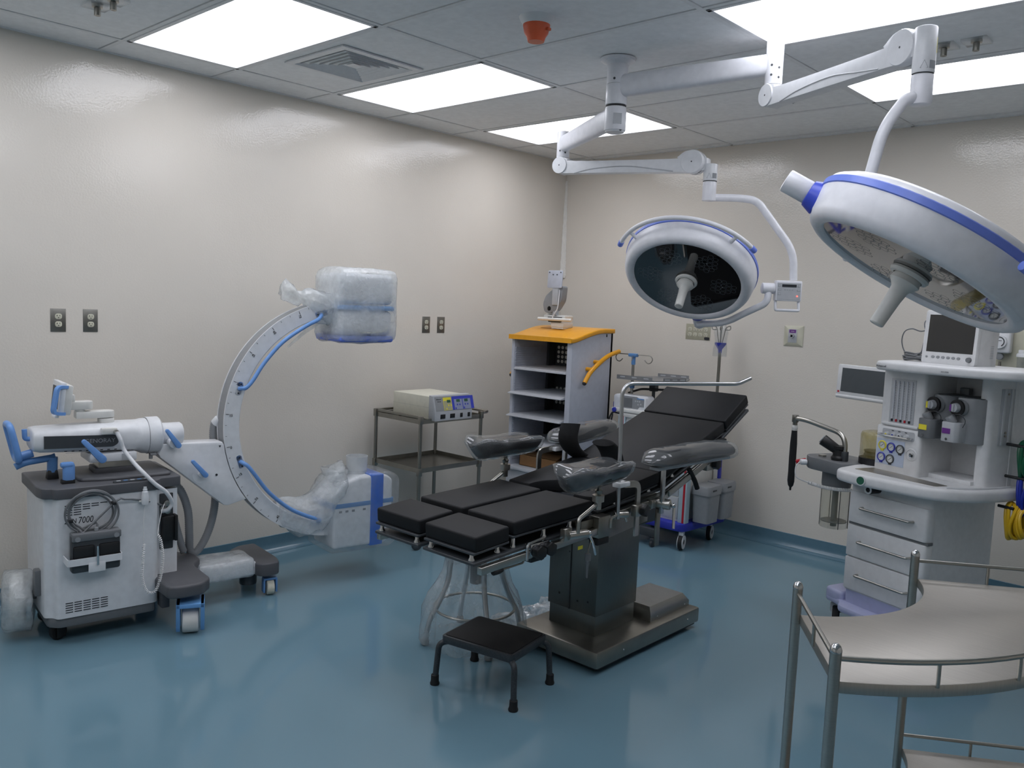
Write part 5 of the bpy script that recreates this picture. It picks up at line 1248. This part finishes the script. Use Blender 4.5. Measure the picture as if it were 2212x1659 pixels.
# base and wheels
b = MB(); b.prism(fillet([(-.13, .02, 0), (-.02, .0, 0), (.03, -.07, 0), (.5, -.07, 0), (.52, .5, 0), (-.13, .5, 0)], .03, 4, True), .15, .185, None, .012); b.prism(fillet([(-.13, .02, 0), (-.01, .0, 0), (-.01, .5, 0), (-.13, .5, 0)], .03, 4, True), .16, .222, None, .015, 3); b.prism(fillet([(0, .01, 0), (.5, .01, 0), (.5, .5, 0), (0, .5, 0)], .02, 4, True), .18, .25); A('base', b, M['lav'])
for x, y in ((-.09, .07), (.46, .0), (-.09, .44), (.46, .44)):
    m_ = T(x, y, 0) @ Matrix.Rotation(R(40), 4, 'Z')
    b = MB(); b.cyl(m_ @ Vector((-.018, 0, .062)), m_ @ Vector((.018, 0, .062)), .062, seg=28, bev=.008); w_ = A('caster_wheel', b, M['rubber'])
    b = MB()
    b.lathe([(.03, 0), (.05, 0), (.05, .002), (.03, .002)], frame(m_ @ Vector((-.018, 0, .062)), m_.to_3x3() @ Vector((-1, 0, 0))), 24); b.box((.0, .04, .11), (.06, .1, .05), .008, m_); A('hub', b, M['lightgrey'], w_)
# drawer block
b = MB(); b.prism(fillet([(0, .01, 0), (.43, .01, 0), (.43, .5, 0), (0, .5, 0)], [0, .03, .02, 0], 5, True), .25, .8); A('cabinet', b, M['mwhite'])
for z0, z1 in ((.26, .42), (.427, .583), (.597, .752)):
    b = MB(); b.prism(fillet([(.002, -.004, 0), (.426, -.004, 0), (.432, .03, 0), (.432, .04, 0), (.002, .04, 0)], [0, .02, 0, 0, 0], 5, True), z0, z1, None, .003); d_ = A('drawer', b, M['mwhite'])
    zc = z0 + .082
    b = MB(); b.tube(fillet([(.08, -.004, zc), (.08, -.034, zc), (.357, -.034, zc), (.357, -.004, zc)], .016, 5), .0065, 10); A('handle', b, M['steel'], d_)
b = MB(); b.bar((.0, .004, .584), (.434, .04, .596)); A('drawer_gap', b, M['midgrey'])
b = MB(); b.bar((.01, .02, .752), (.42, .05, .82)); A('under_panel', b, M['mgrey'])
# worktop
wt = fillet([(-.06, .08, 0), (-.02, -.11, 0), (.12, -.135, 0), (.48, -.065, 0), (.58, .06, 0), (.625, .3, 0), (.61, .46, 0), (-.04, .46, 0)], [.03, .05, .06, .08, .08, .08, .04, .03], 6, True)
b = MB(); b.prism(wt, .808, .866, None, .018, 4); wk = A('worktop', b, M['mwhite'])
b = MB(); b.prism(fillet([(.03, -.03, 0), (.455, -.015, 0), (.47, .06, 0), (.04, .1, 0)], .015, 4, True), .864, .8672); A('steel_inlay', b, M['steeltop'], wk)
b = MB(); b.tube(smooth([(.5, .0, .866), (.55, .08, .866), (.575, .2, .866), (.585, .33, .866)], 5), .008, 8); A('grip_edge', b, M['mgrey'], wk)
b = MB(); b.lathe([(0, .012), (.022, .012), (.024, 0)], frame((.155, -.124, .838), (.2, -1, .1)), 24); o_ = A('round_badge', b, M['mwhite'], wk)
b = MB(); b.lathe([(0, .0125), (.019, .0125)], frame((.155, -.124, .838), (.2, -1, .1)), 24); A('green_disc', b, M['green'], o_)
b = MB(); b.cyl((.146, .02, .787), (.146, -.06, .787), .021, seg=20, bev=.003); o_ = A('gas_outlet_port', b, M['black']); b = MB(); b.lathe([(.012, 0), (.02, 0), (.02, .003), (.012, .003)], frame((.146, -.06, .787), (0, -1, 0)), 20); A('ring', b, M['white'], o_)
b = MB(); b.box((.09, .015, .79), (.05, .004, .03)); A('printed_label', b, M['lightgrey'])
# left column
CF = .1
b = MB(); b.prism(fillet([(.052, CF, 0), (.285, CF, 0), (.285, .46, 0), (.052, .46, 0)], [.02, .02, 0, 0], 4, True), 1.075, 1.365); A('flowmeter_column', b, M['mwhite'])
b = MB(); b.prism(fillet([(.045, CF - .012, 0), (.29, CF - .012, 0), (.29, .46, 0), (.045, .46, 0)], [.02, .02, 0, 0], 4, True), .864, 1.085, None, .006); A('gauge_column', b, M['mwhite'])
fmx = plane_M((0, CF, 0), (1, 0, 0), (0, 0, 1))
b = MB(); b.box((.171, 1.212, .001), (.134, .216, .004), .002, fmx); fwn = A('flowmeter_window', b, M['lightgrey'])
M['tubeglass'] = mat('pale_tube', '#c9ccd2', .2)
for k in range(5):
    x = .124 + k * .0236
    b = MB(); b.cyl((x, CF - .005, 1.125), (x, CF - .005, 1.31), .0045, seg=10); tb_ = A('flow_tube', b, M['tubeglass'], fwn)
    b = MB()
    for i in range(14): b.box((x + .0075, 1.14 + i * .0122, .0038), (.0035, .0012, .0008), 0, fmx)
    o_ = A('scale_ticks', b, M['ink'], tb_); o_['kind'] = 'stuff'
    b = MB(); b.box((x, 1.118, .006), (.008, .012, .006), 0, fmx); A('float_stop', b, M['red'] if k in (1, 3) else M['ink'], tb_)
b = MB(); b.box((.171, 1.098, .004), (.2, .016, .02), .007, fmx); A('ledge', b, M['mwhite'])
gmx = plane_M((0, CF - .012, 0), (1, 0, 0), (0, 0, 1))
b = MB(); b.prism(rrect(.175, .044, .01, 4, .172, 1.052), -.001, .002, gmx); kr = A('knob_recess', b, M['lightgrey'])
for k in range(4):
    b = MB(); b.lathe([(0, .018), (.011, .016), (.012, 0)], gmx @ T(.115 + k * .036, 1.048, 0), 16); kn = A('flow_knob', b, M['mgrey'], kr)
    if k: 
        b = MB(); b.box((.106 + k * .036, 1.068, .003), (.012, .003, .001), 0, gmx); A('arrow_mark', b, M['ink'], kr)
    b = MB(); b.lathe([(0, .0186), (.005, .0186)], gmx @ T(.115 + k * .036, 1.048, 0), 10); A('colour_dot', b, M[['yell', 'navy', 'ink', 'mgrey'][k]], kn)
b = MB(); b.tube(fillet([(.08, CF - .012, 1.045), (.08, CF - .045, 1.045), (.25, CF - .045, 1.045), (.25, CF - .012, 1.045)], .008, 4), .0045, 8); A('guard_bar', b, M['chrome'])
M['gpanel'] = mat('pale_blue_panel', '#bcc8dc', .4)
b = MB(); b.box((.135, .96, .001), (.155, .125, .002), .001, gmx); gp = A('gauge_panel', b, M['gpanel'])
M['gface'] = mat('gauge_face', '#d9dcda', .3)
for x, z, m in ((.092, .99, 'yell'), (.1415, .987, 'navy'), (.191, .984, 'green'), (.09, .932, 'navy'), (.14, .929, 'green')):
    rim = M[m] if m != 'green' else M['charcoal']
    b = MB(); b.lathe([(.017, 0), (.022, 0), (.0225, .006), (.0185, .008), (.017, .005)], gmx @ T(x, z, .001), 28); b.box((x, z - .0235, .003), (.016, .01, .005), .001, gmx); g_ = A('gauge_rim', b, rim, gp)
    b = MB(); b.lathe([(0, .004), (.0175, .004)], gmx @ T(x, z, .001), 24); fc = A('gauge_face', b, M['gface'], g_)
    b = MB(); b.box((0, 0, 0), (.02, .0016, .0008), 0, gmx @ T(x, z, .006) @ Matrix.Rotation(R(40), 4, 'Z')); A('needle', b, M['ink'], fc)
    b = MB(); b.lathe([(.0125, .0045), (.0145, .0045)], gmx @ T(x, z, .001), 24, R(-40), R(220)); A('dial_scale', b, M['inkgrey'], fc)
b = MB(); b.lathe([(.031, .0), (.026, .003), (.02, -.02), (.0, -.02)], gmx @ T(.25, .968, .001), 28); o_ = A('port_cup', b, M['mwhite'])
b = MB(); b.lathe([(0, .012), (.011, .01), (.012, -.015)], gmx @ T(.255, .967, 0), 18); A('port', b, M['chrome'], o_)
# bay on the right with pillar
b = MB(); b.bar((.28, .33, .864), (.57, .46, 1.365), .004); b.bar((.28, .17, .864), (.5, .34, .886), .004); A('back_bay', b, M['mwhite'])
b = MB(); b.prism(fillet([(.475, .335, 0), (.495, .19, 0), (.545, .2, 0), (.585, .45, 0), (.475, .46, 0)], [0, .012, .03, .01, 0], 4, True), .864, 1.365); rp = A('right_pillar', b, M['mwhite'])
rm_ = plane_M((.552, .235, 0), (.16, 1, 0), (0, 0, 1))
b = MB(); b.box((.055, 1.185, .001), (.075, .255, .004), .001, rm_); tk = A('accessory_track', b, M['lightgrey'], rp)
b = MB(); b.box((.035, 1.185, .004), (.012, .255, .006), .001, rm_); b.box((.075, 1.185, .004), (.012, .255, .006), .001, rm_); A('track_lip', b, M['mgrey'], tk)
for z in (1.1, 1.115, 1.29):
    b = MB(); b.cyl(rm_ @ Vector((.055, z, .002)), rm_ @ Vector((.055, z, .006)), .005, seg=10); A('screw', b, M['dsteel'], tk)
b = MB(); b.box((.525, .3, 1.245), (.06, .06, .045), .004); b.box((.53, .31, 1.2), (.05, .05, .04), .003); A('vaporizer_bracket', b, M['mgrey'])
# top shelf
ts = fillet([(.045, .09, 0), (.085, -.012, 0), (.3, -.02, 0), (.56, .035, 0), (.7, .11, 0), (.745, .24, 0), (.74, .48, 0), (.045, .48, 0)], [.03, .04, .05, .1, .06, .05, .03, .03], 6, True)
b = MB(); b.prism(ts, 1.36, 1.403, None, .014, 4); sh = A('top_shelf', b, M['mwhite'])
text('lettering', 'Advanced', .014, plane_M((.1, -.0185, 1.376), (1, -.04, 0), (0, 0, 1)), M['ink'], sh)
text('lettering', 'AM-5000', .009, plane_M((.42, .004, 1.376), (1, .21, 0), (0, 0, 1)), M['inkgrey'], sh)
# ventilator screen
sm_ = plane_M((-.15, .2, 1.272), (1, 0, 0), (0, .05, 1))
b = MB(); b.box((0, 0, -.014), (.32, .165, .03), .006, sm_); b.tube([sm_ @ Vector((-.155, -.085, -.006)), sm_ @ Vector((.155, -.085, -.006))], .011, 10); vs = A('ventilator_screen', b, M['mwhite'])
b = MB(); b.box((.005, .002, .0012), (.27, .125, .001), 0, sm_); A('display', b, mat('dark_display', '#4a5054', .35), vs)
b = MB(); b.box((-.142, -.062, .0015), (.012, .01, .001), 0, sm_); A('red_mark', b, M['red'], vs)
b = MB(); b.bar((-.02, .22, 1.24), (.07, .26, 1.3), .004); A('screen_arm', b, M['mgrey'])
# absorber, bellows and bag arm on the left
M['smoke'] = film('amber_clear_plastic', '#cdbf72', .5, .06, .0002, 8.)
M['smoke2'] = film('clear_canister', '#cfc79a', .2, .06, .0002, 8.)
ab = A('absorber_block', MB().prism(fillet([(-.37, .08, 0), (-.3, .02, 0), (-.08, .02, 0), (-.05, .1, 0), (-.05, .3, 0), (-.34, .28, 0)], .03, 4, True), .8, .865, None, .008), M['midgrey'])
b = MB(); b.prism(fillet([(-.36, .08, 0), (-.29, .025, 0), (-.085, .025, 0), (-.06, .1, 0), (-.06, .29, 0), (-.33, .27, 0)], .03, 4, True), .815, .825, T(0, 0, 0)); A('seam', b, M['charcoal'], ab)
b = MB(); b.lathe([(0, 0), (.07, 0), (.074, .02), (.074, .1), (0, .1)], T(-.21, .14, .71), 32); A('canister_collar', b, M['midgrey'], ab)
b = MB(); b.lathe([(0, .0), (.068, 0), (.07, .006), (.071, .21), (.069, .21)], T(-.21, .14, .5), 32); cn_ = A('lime_canister', b, M['smoke2'], ab)
b = MB(); b.cyl((-.21, .14, .503), (-.21, .14, .71), .016, seg=14); b.lathe([(0, .0), (.066, 0), (.066, .004), (0, .004)], T(-.21, .14, .53), 28); A('inner_tube', b, M['midgrey'], cn_)
for a in (30, 150, 210, 330):
    b = MB(); b.cyl((-.21 + .0715 * math.cos(R(a)), .14 + .0715 * math.sin(R(a)), .5), (-.21 + .0715 * math.cos(R(a)), .14 + .0715 * math.sin(R(a)), .71), .002, seg=6); A('rib', b, M['charcoal'], cn_)
b = MB(); b.lathe([(0, 0), (.034, 0), (.036, .02), (.028, .03), (.028, .06), (.034, .065), (.034, .08), (0, .08)], T(-.17, .09, .86), 22); b.cyl((-.18, .085, .92), (-.235, .04, .965), .026, .03, seg=20, bev=.003); A('valve', b, M['black'], ab)
b = MB(); b.lathe([(0, .0), (.02, 0), (.022, .004), (0, .006)], frame((-.236, .039, .966), (-.055, -.045, .045)), 20); A('valve_cap', b, M['lightgrey'], ab)
b = MB(); b.lathe([(0, 0), (.02, 0), (.02, .012), (0, .014)], T(-.28, .1, .862), 18); A('inlet_ring', b, M['steel'], ab)
b = MB(); b.cyl((-.36, .07, .83), (-.4, .04, .815), .013, seg=12, bev=.002); A('red_plug', b, M['red'], ab)
b = MB(); b.cyl((-.32, .03, .83), (-.335, .0, .83), .015, seg=14, bev=.002); A('white_port', b, M['white'], ab)
pth = smooth([(-.335, -.005, .83), (-.345, -.02, .8), (-.335, -.02, .75), (-.3, .03, .725), (-.21, .055, .715), (-.12, .075, .72), (-.08, .1, .725)], 6)
b = MB(); b.tube(pth[:20], .003, 6); b.tube(coil(0, 0, .007, 30, 8, pth[18:]), .0032, 6); A('white_tube', b, M['cord'], ab, sharp=180)
b = MB(); b.lathe([(0, 0), (.088, 0), (.088, .035), (.075, .04), (0, .04)], T(-.03, .21, .862), 32); A('bellows_base', b, M['black'], ab)
b = MB(); b.lathe([(.085, 0), (.085, .115), (.08, .128), (.06, .133), (0, .133)], T(-.03, .21, .9), 36); dm = A('bellows_dome', b, M['smoke'], ab)
b = MB(); b.lathe([(0, 0), (.06, 0), (.065, .01), (.06, .02), (.065, .03), (0, .034)], T(-.03, .21, .902), 28); A('bellows', b, M['black'], dm)
b = MB(); b.tube(fillet([(-.14, .1, .86), (-.14, .1, 1.0), (-.4, .1, 1.04), (-.48, .1, 1.04)], [0, .09, .05, 0], 8), .013, 12); ba = A('bag_arm', b, M['steel'])
b = MB(); b.cyl((-.14, .1, .865), (-.14, .1, .915), .02, seg=16, bev=.003); A('arm_socket', b, M['charcoal'], ba)
b = MB(); b.cyl((-.483, .1, 1.018), (-.483, .1, 1.058), .018, seg=18, bev=.002); b.cyl((-.483, .1, 1.0), (-.483, .1, 1.02), .013, seg=16); A('bag_fitting', b, M['dsteel'], ba)
b = MB(); b.lathe([(0, 0), (.014, 0), (.0165, .008), (.0165, .024), (.014, .03), (0, .03)], T(-.483, .1, .972), 18); A('white_collar', b, M['offwhite'], ba)
b = MB(); b.loft([[(-.483 + w_ * math.cos(2 * PI * k / 18) * (1 + .12 * math.cos(4 * PI * k / 18)), .1 + d__ * math.sin(2 * PI * k / 18), z) for k in range(18)] for z, w_, d__ in ((.972, .015, .015), (.95, .017, .014), (.9, .021, .012), (.82, .022, .011), (.74, .02, .012), (.69, .021, .013), (.665, .015, .012), (.655, .006, .006), (.638, .005, .005))]); A('breathing_bag', b, M['rubber'], ba)

# ---- vaporizers
for k, (lab, x0, x1, ac) in enumerate((('grey vaporizer with yellow label, left one in the machine bay', .285, .385, 'yell'), ('grey vaporizer with purple label, right one in the machine bay', .403, .528, 'purple'))):
    v = thing('vaporizer', lab, 'vaporizer', (3.02, -1.34, 0), AZ, 'vaporizers in the machine bay')
    cx = (x0 + x1) / 2
    b = MB(); b.prism(fillet([(x0, .165, 0), (x0 + .03, .14, 0), (x1 - .035, .15, 0), (x1, .19, 0), (x1, .325, 0), (x0, .325, 0)], .02, 4, True), 1.055, 1.262, None, .005); bd = A('body', b, M['vap'], v)
    b = MB(); b.prism(fillet([(x0 + .01, .17, 0), (x1 - .01, .17, 0), (x1 - .01, .31, 0), (x0 + .01, .31, 0)], .02, 4, True), 1.259, 1.264); A('lid', b, M['charcoal'], bd)
    b = MB(); b.box((cx + .02, .3, 1.275), (.045, .03, .04), .003); A('lock_block', b, M['midgrey'], v)
    dxm = plane_M((x0 + .034, .146, 1.216), (1, -.1, 0), (0, 0, 1))
    b = MB(); b.lathe([(0, .02), (.035, .016), (.04, 0)], dxm, 30); A('dial_base', b, M['vap'], v)
    b = MB(); b.lathe([(.022, .0175), (.037, .0175), (.037, .028), (.022, .028)], dxm, 30); dl = A('dial_ring', b, M['black'], v)
    b = MB(); b.lathe([(0, .05), (.019, .048), (.022, .03), (.022, .02)], dxm, 24); b.box((0, 0, .05), (.012, .034, .012), .003, dxm); A('knob', b, M['lightgrey'], dl)
    b = MB(); b.box((-.008, 0, .057), (.009, .03, .001), 0, dxm); A('colour_bar', b, M[ac], dl)
    b = MB(); b.prism(fillet([(x0 - .012, .085, 0), (x0 + .05, .08, 0), (x0 + .066, .1, 0), (x0 + .066, .16, 0), (x0 - .012, .16, 0)], .008, 3, True), 1.06, 1.15, None, .004); fw_ = A('filler', b, M['midgrey'] if k == 0 else M['lightgrey'], v)
    b = MB(); b.cyl((x0 + .024, .115, 1.145), (x0 + .012, .103, 1.176), .02, seg=18, bev=.003); A('filler_cap', b, M['vap'], fw_)
    b = MB(); b.box((x0 + .016, .0815, 1.11), (.04, .003, .024)); A('colour_label', b, M[ac], fw_)
    b = MB(); b.cyl((x0 + .02, .083, 1.073), (x0 + .02, .078, 1.073), .006, seg=12); A('drain_screw', b, M['chrome'], fw_)
    b = MB(); b.tube(smooth([(x0 + .02, .1, 1.176), (x0 + .06, .1, 1.19), (x0 + .084, .11, 1.165), (x0 + .068, .12, 1.13)], 5), .0016, 5); A('cap_tether', b, M['charcoal'], fw_)

# ---- patient monitor
pm2 = thing('patient_monitor', 'white patient monitor with black screen on the anaesthesia machine top', 'monitor', (3.02, -1.34, 0), AZ)
mx = plane_M((.305, .215, 1.528), (1, 0, 0), (0, .06, 1))
b = MB(); b.prism(rrect(.272, .252, .012, 4), -.03, 0, mx, .004)
b.loft([[mx @ Vector((sx * w_, sy * h_ + oy, z)) for sx, sy in ((-1, -1), (1, -1), (1, 1), (-1, 1))] for z, w_, h_, oy in ((-.02, .134, .124, 0), (-.1, .132, .122, 0), (-.19, .115, .105, -.01))]); hs_ = A('housing', b, M['mwhite'], pm2)
b = MB(); b.box((.004, .017, .0008), (.234, .176, .0015), 0, mx); A('screen', b, mat('black_screen', '#15171a', .12, coat=.6), hs_)
text('lettering', 'Advanced', .008, mx @ T(-.07, .112, .0006), M['inkgrey'], hs_)
for k in range(6):
    b = MB(); b.lathe([(0, .004), (.0085, .003), (.009, 0)], mx @ T(-.074 + k * .026, -.095, 0) @ Matrix.Diagonal((1, .75, 1, 1)), 14); A('button', b, M['grey'], hs_)
b = MB(); b.lathe([(0, .004), (.005, .003), (.0055, 0)], mx @ T(-.108, -.096, 0), 12); A('button', b, M['grey'], hs_)
b = MB(); b.lathe([(0, .012), (.011, .011), (.013, 0)], mx @ T(.108, -.098, 0), 20); A('knob', b, M['midgrey'], hs_)
b = MB()
for k in range(8): b.box((.1375 - .006, .33 - .0, 1.44 + k * .008), (.002, .05, .003))
for v_ in b.bm.verts: v_.co += Vector((.301, 0, 0))
o_ = A('side_vents', b, M['lightgrey'], hs_); o_['kind'] = 'stuff'
b = MB(); b.box((.43, .35, 1.6), (.03, .05, .05), .006); A('side_clip', b, M['lightgrey'], hs_)
b = MB(); b.bar((.2, .23, 1.402), (.41, .37, 1.407)); A('feet', b, M['charcoal'], hs_)
sc = thing('sensor_cables', 'grey coiled sensor cables lying beside the patient monitor', 'cables', (3.02, -1.34, 0), AZ)
for s_, (cx, cy, rr_, tl) in enumerate(((.1, .25, .05, 0), (.115, .24, .045, .3), (.09, .26, .042, .1))):
    lo = [(cx + rr_ * (1 + .1 * math.sin(k * .4)) * math.cos(2 * PI * k / 20), cy + rr_ * .8 * math.sin(2 * PI * k / 20), 1.41 + .009 * s_ + .006 * (k // 20) + .004 * math.sin(k * .5)) for k in range(61)]
    b = MB(); b.tube(lo, .004, 6); A('cable_loop', b, M['midgrey'], sc)
for pts in (((.16, .3, 1.57), (.13, .25, 1.55), (.1, .22, 1.56), (.06, .22, 1.545), (.04, .23, 1.5), (.05, .24, 1.45), (.08, .25, 1.42)), ((.17, .3, 1.62), (.14, .26, 1.6), (.15, .25, 1.56), (.16, .28, 1.54)), ((.17, .28, 1.52), (.15, .25, 1.5), (.145, .24, 1.45), (.11, .24, 1.43))):
    b = MB(); b.tube(smooth(pts, 6), .003, 6); A('cable', b, M['midgrey'], sc)
# ---- gas hoses hung on the machine's right side
M['hgreen'] = mat('green_hose', '#0f5a3c', .3); M['hblue'] = mat('blue_hose', '#1a2f9c', .3); M['hyel'] = mat('yellow_hose', '#d8b020', .35)
for nm, m, zc, rz_, xx, cy in (('green', 'hgreen', 1.0, .085, .66, .33), ('blue', 'hblue', .84, .1, .665, .34), ('yellow', 'hyel', .72, .085, .64, .31)):
    h = thing('gas_hose', 'coiled %s gas hose hung on the right side of the anaesthesia machine' % nm, 'hose', (3.02, -1.34, 0), AZ, 'coiled gas hoses')
    lo = []
    for k in range(7 * 26 + 1):
        a = 2 * PI * k / 26; q = k / 26
        lo.append((xx - .035 + .011 * q + .006 * math.sin(a * 2 + q), cy + (.034 + .008 * math.sin(q * 2.1)) * math.cos(a) + .006 * math.sin(q * 3), zc + (rz_ - .004 * q) * math.sin(a)))
    b = MB(); b.tube(lo, .008, 8); A('coil', b, M[m], h)
    b = MB(); b.cyl((.57, cy - .03, zc + rz_ - .02), (xx, cy - .03, zc + rz_ - .02), .007, seg=10); A('hook', b, M['black'], h)

# ================================================================ curved stainless instrument table (front right)
KX, KY = 3.43, -3.07
it = thing('curved_instrument_table', 'curved stainless steel instrument table with guard rails in the right foreground', 'table', (KX, KY, 0))
def Q(name, mb, m, parent=it, **k): return mb.build(name, m, parent, **k)
a0, a1, r0, r1 = R(-55), R(33), .425, .825
def ap(r, a, z): return (r * math.cos(a), r * math.sin(a), z)
def sector(mb, ra, rb, z0, z1, n=40, bev=0.):
    mb.prism([ap(rb, a0 + (a1 - a0) * k / n, 0)[:2] for k in range(n + 1)] + [ap(ra, a1 + (a0 - a1) * k / n, 0)[:2] for k in range(n + 1)], z0, z1, None, bev)
for zt, nm in ((.823, 'top_shelf'), (.282, 'lower_shelf')):
    b = MB(); sector(b, r0, r1, zt - .028, zt, 40, .003); Q(nm, b, M['steeltop'])
posts = [(r0 - .008, a0 - .02), (r1 + .006, a0 - .012), (r0 - .008, a1 + .025), (r1 + .006, a1 + .015)]
for r_, a in posts:
    x, y, _ = ap(r_, a, 0)
    b = MB(); b.lathe([(0, .1), (.0125, .1), (.0125, .892)], T(x, y, 0), 20); lg = Q('post', b, M['steel'])
    b = MB(); b.lathe([(.013, .89), (.013, .896), (.01, .904), (.005, .908), (0, .909)], T(x, y, 0), 20); Q('cap', b, M['chrome'], lg)
    b = MB(); b.cyl((x - .014, y, .045), (x + .014, y, .045), .045, seg=22, bev=.006); b.box((x, y, .095), (.04, .05, .03), .004); Q('caster', b, M['charcoal'], lg)
for zt, rl in ((.823, .876), (.282, .322)):
    n = 30
    b = MB(); b.tube([ap(r1 + .004, a0 + (a1 - a0) * k / n, rl) for k in range(n + 1)], .0065, 10); gr = Q('guard_rail', b, M['steel'])
    for f_ in (.17, .34, .5, .67, .83):
        x, y, _ = ap(r1 + .002, a0 + (a1 - a0) * f_, 0); b = MB(); b.cyl((x, y, zt - .005), (x, y, rl), .0045, seg=10); Q('baluster', b, M['steel'], gr)
    for a in (a0, a1):
        s_ = -1 if a == a0 else 1
        p0, p1 = Vector(ap(r0 - .008, a + s_ * .018, rl)), Vector(ap(r1 + .006, a + s_ * .013, rl))
        b = MB(); b.tube([p0, p1], .0055, 10); gr = Q('guard_rail', b, M['steel'])
        m_ = p0.lerp(p1, .5); b = MB(); b.cyl((m_.x, m_.y, zt - .005), (m_.x, m_.y, rl), .0045, seg=10); Q('baluster', b, M['steel'], gr)

# ================================================================ step stool
ss = thing('step_stool', 'black topped step stool with curved grey legs in front of the table base', 'stool', (2.214, -3.025, 0), R(11))
M['hammer'] = mat('grey_hammertone_paint', '#3e4246', .38, .4, var=.25, nscale=220, bump=.0008, bscale=260)
M['mattop'] = mat('black_ribbed_rubber', '#0a0a0b', .7, bump=.0005, bscale=300)
b = MB(); b.prism(rrect(.35, .28, .02, 5), .183, .216, None, .004); Q('seat_frame', b, M['hammer'], ss)
b = MB(); b.prism(rrect(.328, .258, .014, 5), .214, .2195, None, .002); Q('rubber_top', b, M['mattop'], ss)
for sx in (-1, 1):
    for sy in (-1, 1):
        fx, fy = sx * .2, sy * .152
        b = MB(); b.tube(fillet([(sx * .13, sy * .105, .19), (sx * .185, sy * .138, .182), (fx * .965, fy * .97, .02)], .06, 8), .0125, 14); lg = Q('leg', b, M['hammer'], ss)
        b = MB(); b.lathe([(0, 0), (.019, 0), (.0205, .006), (.017, .016), (.0165, .042), (.0128, .044)], T(fx * .968, fy * .973, 0), 18); Q('rubber_foot', b, M['rubber'], lg)

# ================================================================ bagged revolving stool under the table foot
rs = thing('revolving_stool', 'chrome legged revolving stool in a clear plastic bag under the table foot', 'stool', (1.83, -2.76, 0), R(-30))
for k in range(4):
    a = R(-88 + 90 * k); ca_, sa_ = math.cos(a), math.sin(a)
    b = MB(); b.tube(smooth([(r_ * ca_, r_ * sa_, z) for r_, z in ((.035, .46), (.1, .455), (.125, .38), (.135, .3), (.175, .2), (.215, .12), (.235, .03))], 6), .0125, 12); lg = Q('leg', b, M['alu'], rs)
    b = MB(); b.lathe([(0, 0), (.017, 0), (.019, .008), (.015, .03), (0, .03)], T(.235 * ca_, .235 * sa_, .003), 14); Q('foot', b, M['grey'], lg)
b = MB(); b.cyl((0, 0, .28), (0, 0, .5), .028, seg=18, bev=.003); Q('screw_column', b, M['midgrey'], rs)
b = MB(); b.tube([(.19 * math.cos(2 * PI * k / 32), .19 * math.sin(2 * PI * k / 32), .165) for k in range(32)], .0065, 8, True); Q('foot_ring', b, M['dsteel'], rs)
b = MB(); b.lathe([(0, .5), (.15, .5), (.165, .51), (.165, .545), (.15, .56), (0, .562)], None, 32); Q('seat', b, M['pad'], rs)
b = MB()
rgs = []
for z, r_ in ((.012, .235), (.03, .245), (.09, .245), (.16, .235), (.22, .21), (.28, .17), (.34, .145), (.4, .14), (.47, .16), (.56, .185), (.59, .15)):
    rgs.append([(r_ * (1 + .06 * math.sin(7 * a + z * 9) + .035 * math.sin(13 * a + 2)) * math.cos(a), r_ * (1 + .06 * math.sin(7 * a + z * 9) + .035 * math.sin(13 * a + 2)) * math.sin(a), z) for a in [2 * PI * k / 64 for k in range(64)]])
b.loft(rgs, caps=False); b.noise(.012, 14, 4); Q('plastic_bag', b, M['bagthin'], rs, sharp=180)
ps_ = thing('plastic_sheet', 'crumpled clear plastic sheeting on the floor left of the steel base', 'plastic sheet', (1.86, -2.33, 0))
nx, ny = 26, 34
from mathutils import noise as NZ
V_ = [[(-.13 + .24 * i / nx + .03 * math.sin(j * .6), -.3 + .6 * j / ny, .012 + .05 * (.5 + .5 * NZ.fractal(Vector((i * .21, j * .19, 3.)), 1., 2., 3)) * math.sin(PI * i / nx) + .03 * abs(NZ.noise(Vector((i * .45, j * .4, 1.))))) for i in range(nx + 1)] for j in range(ny + 1)]
b = MB(); b.loft(V_, caps=False, closed=False); Q('sheet', b, M['bagfilm'], ps_, sharp=180)
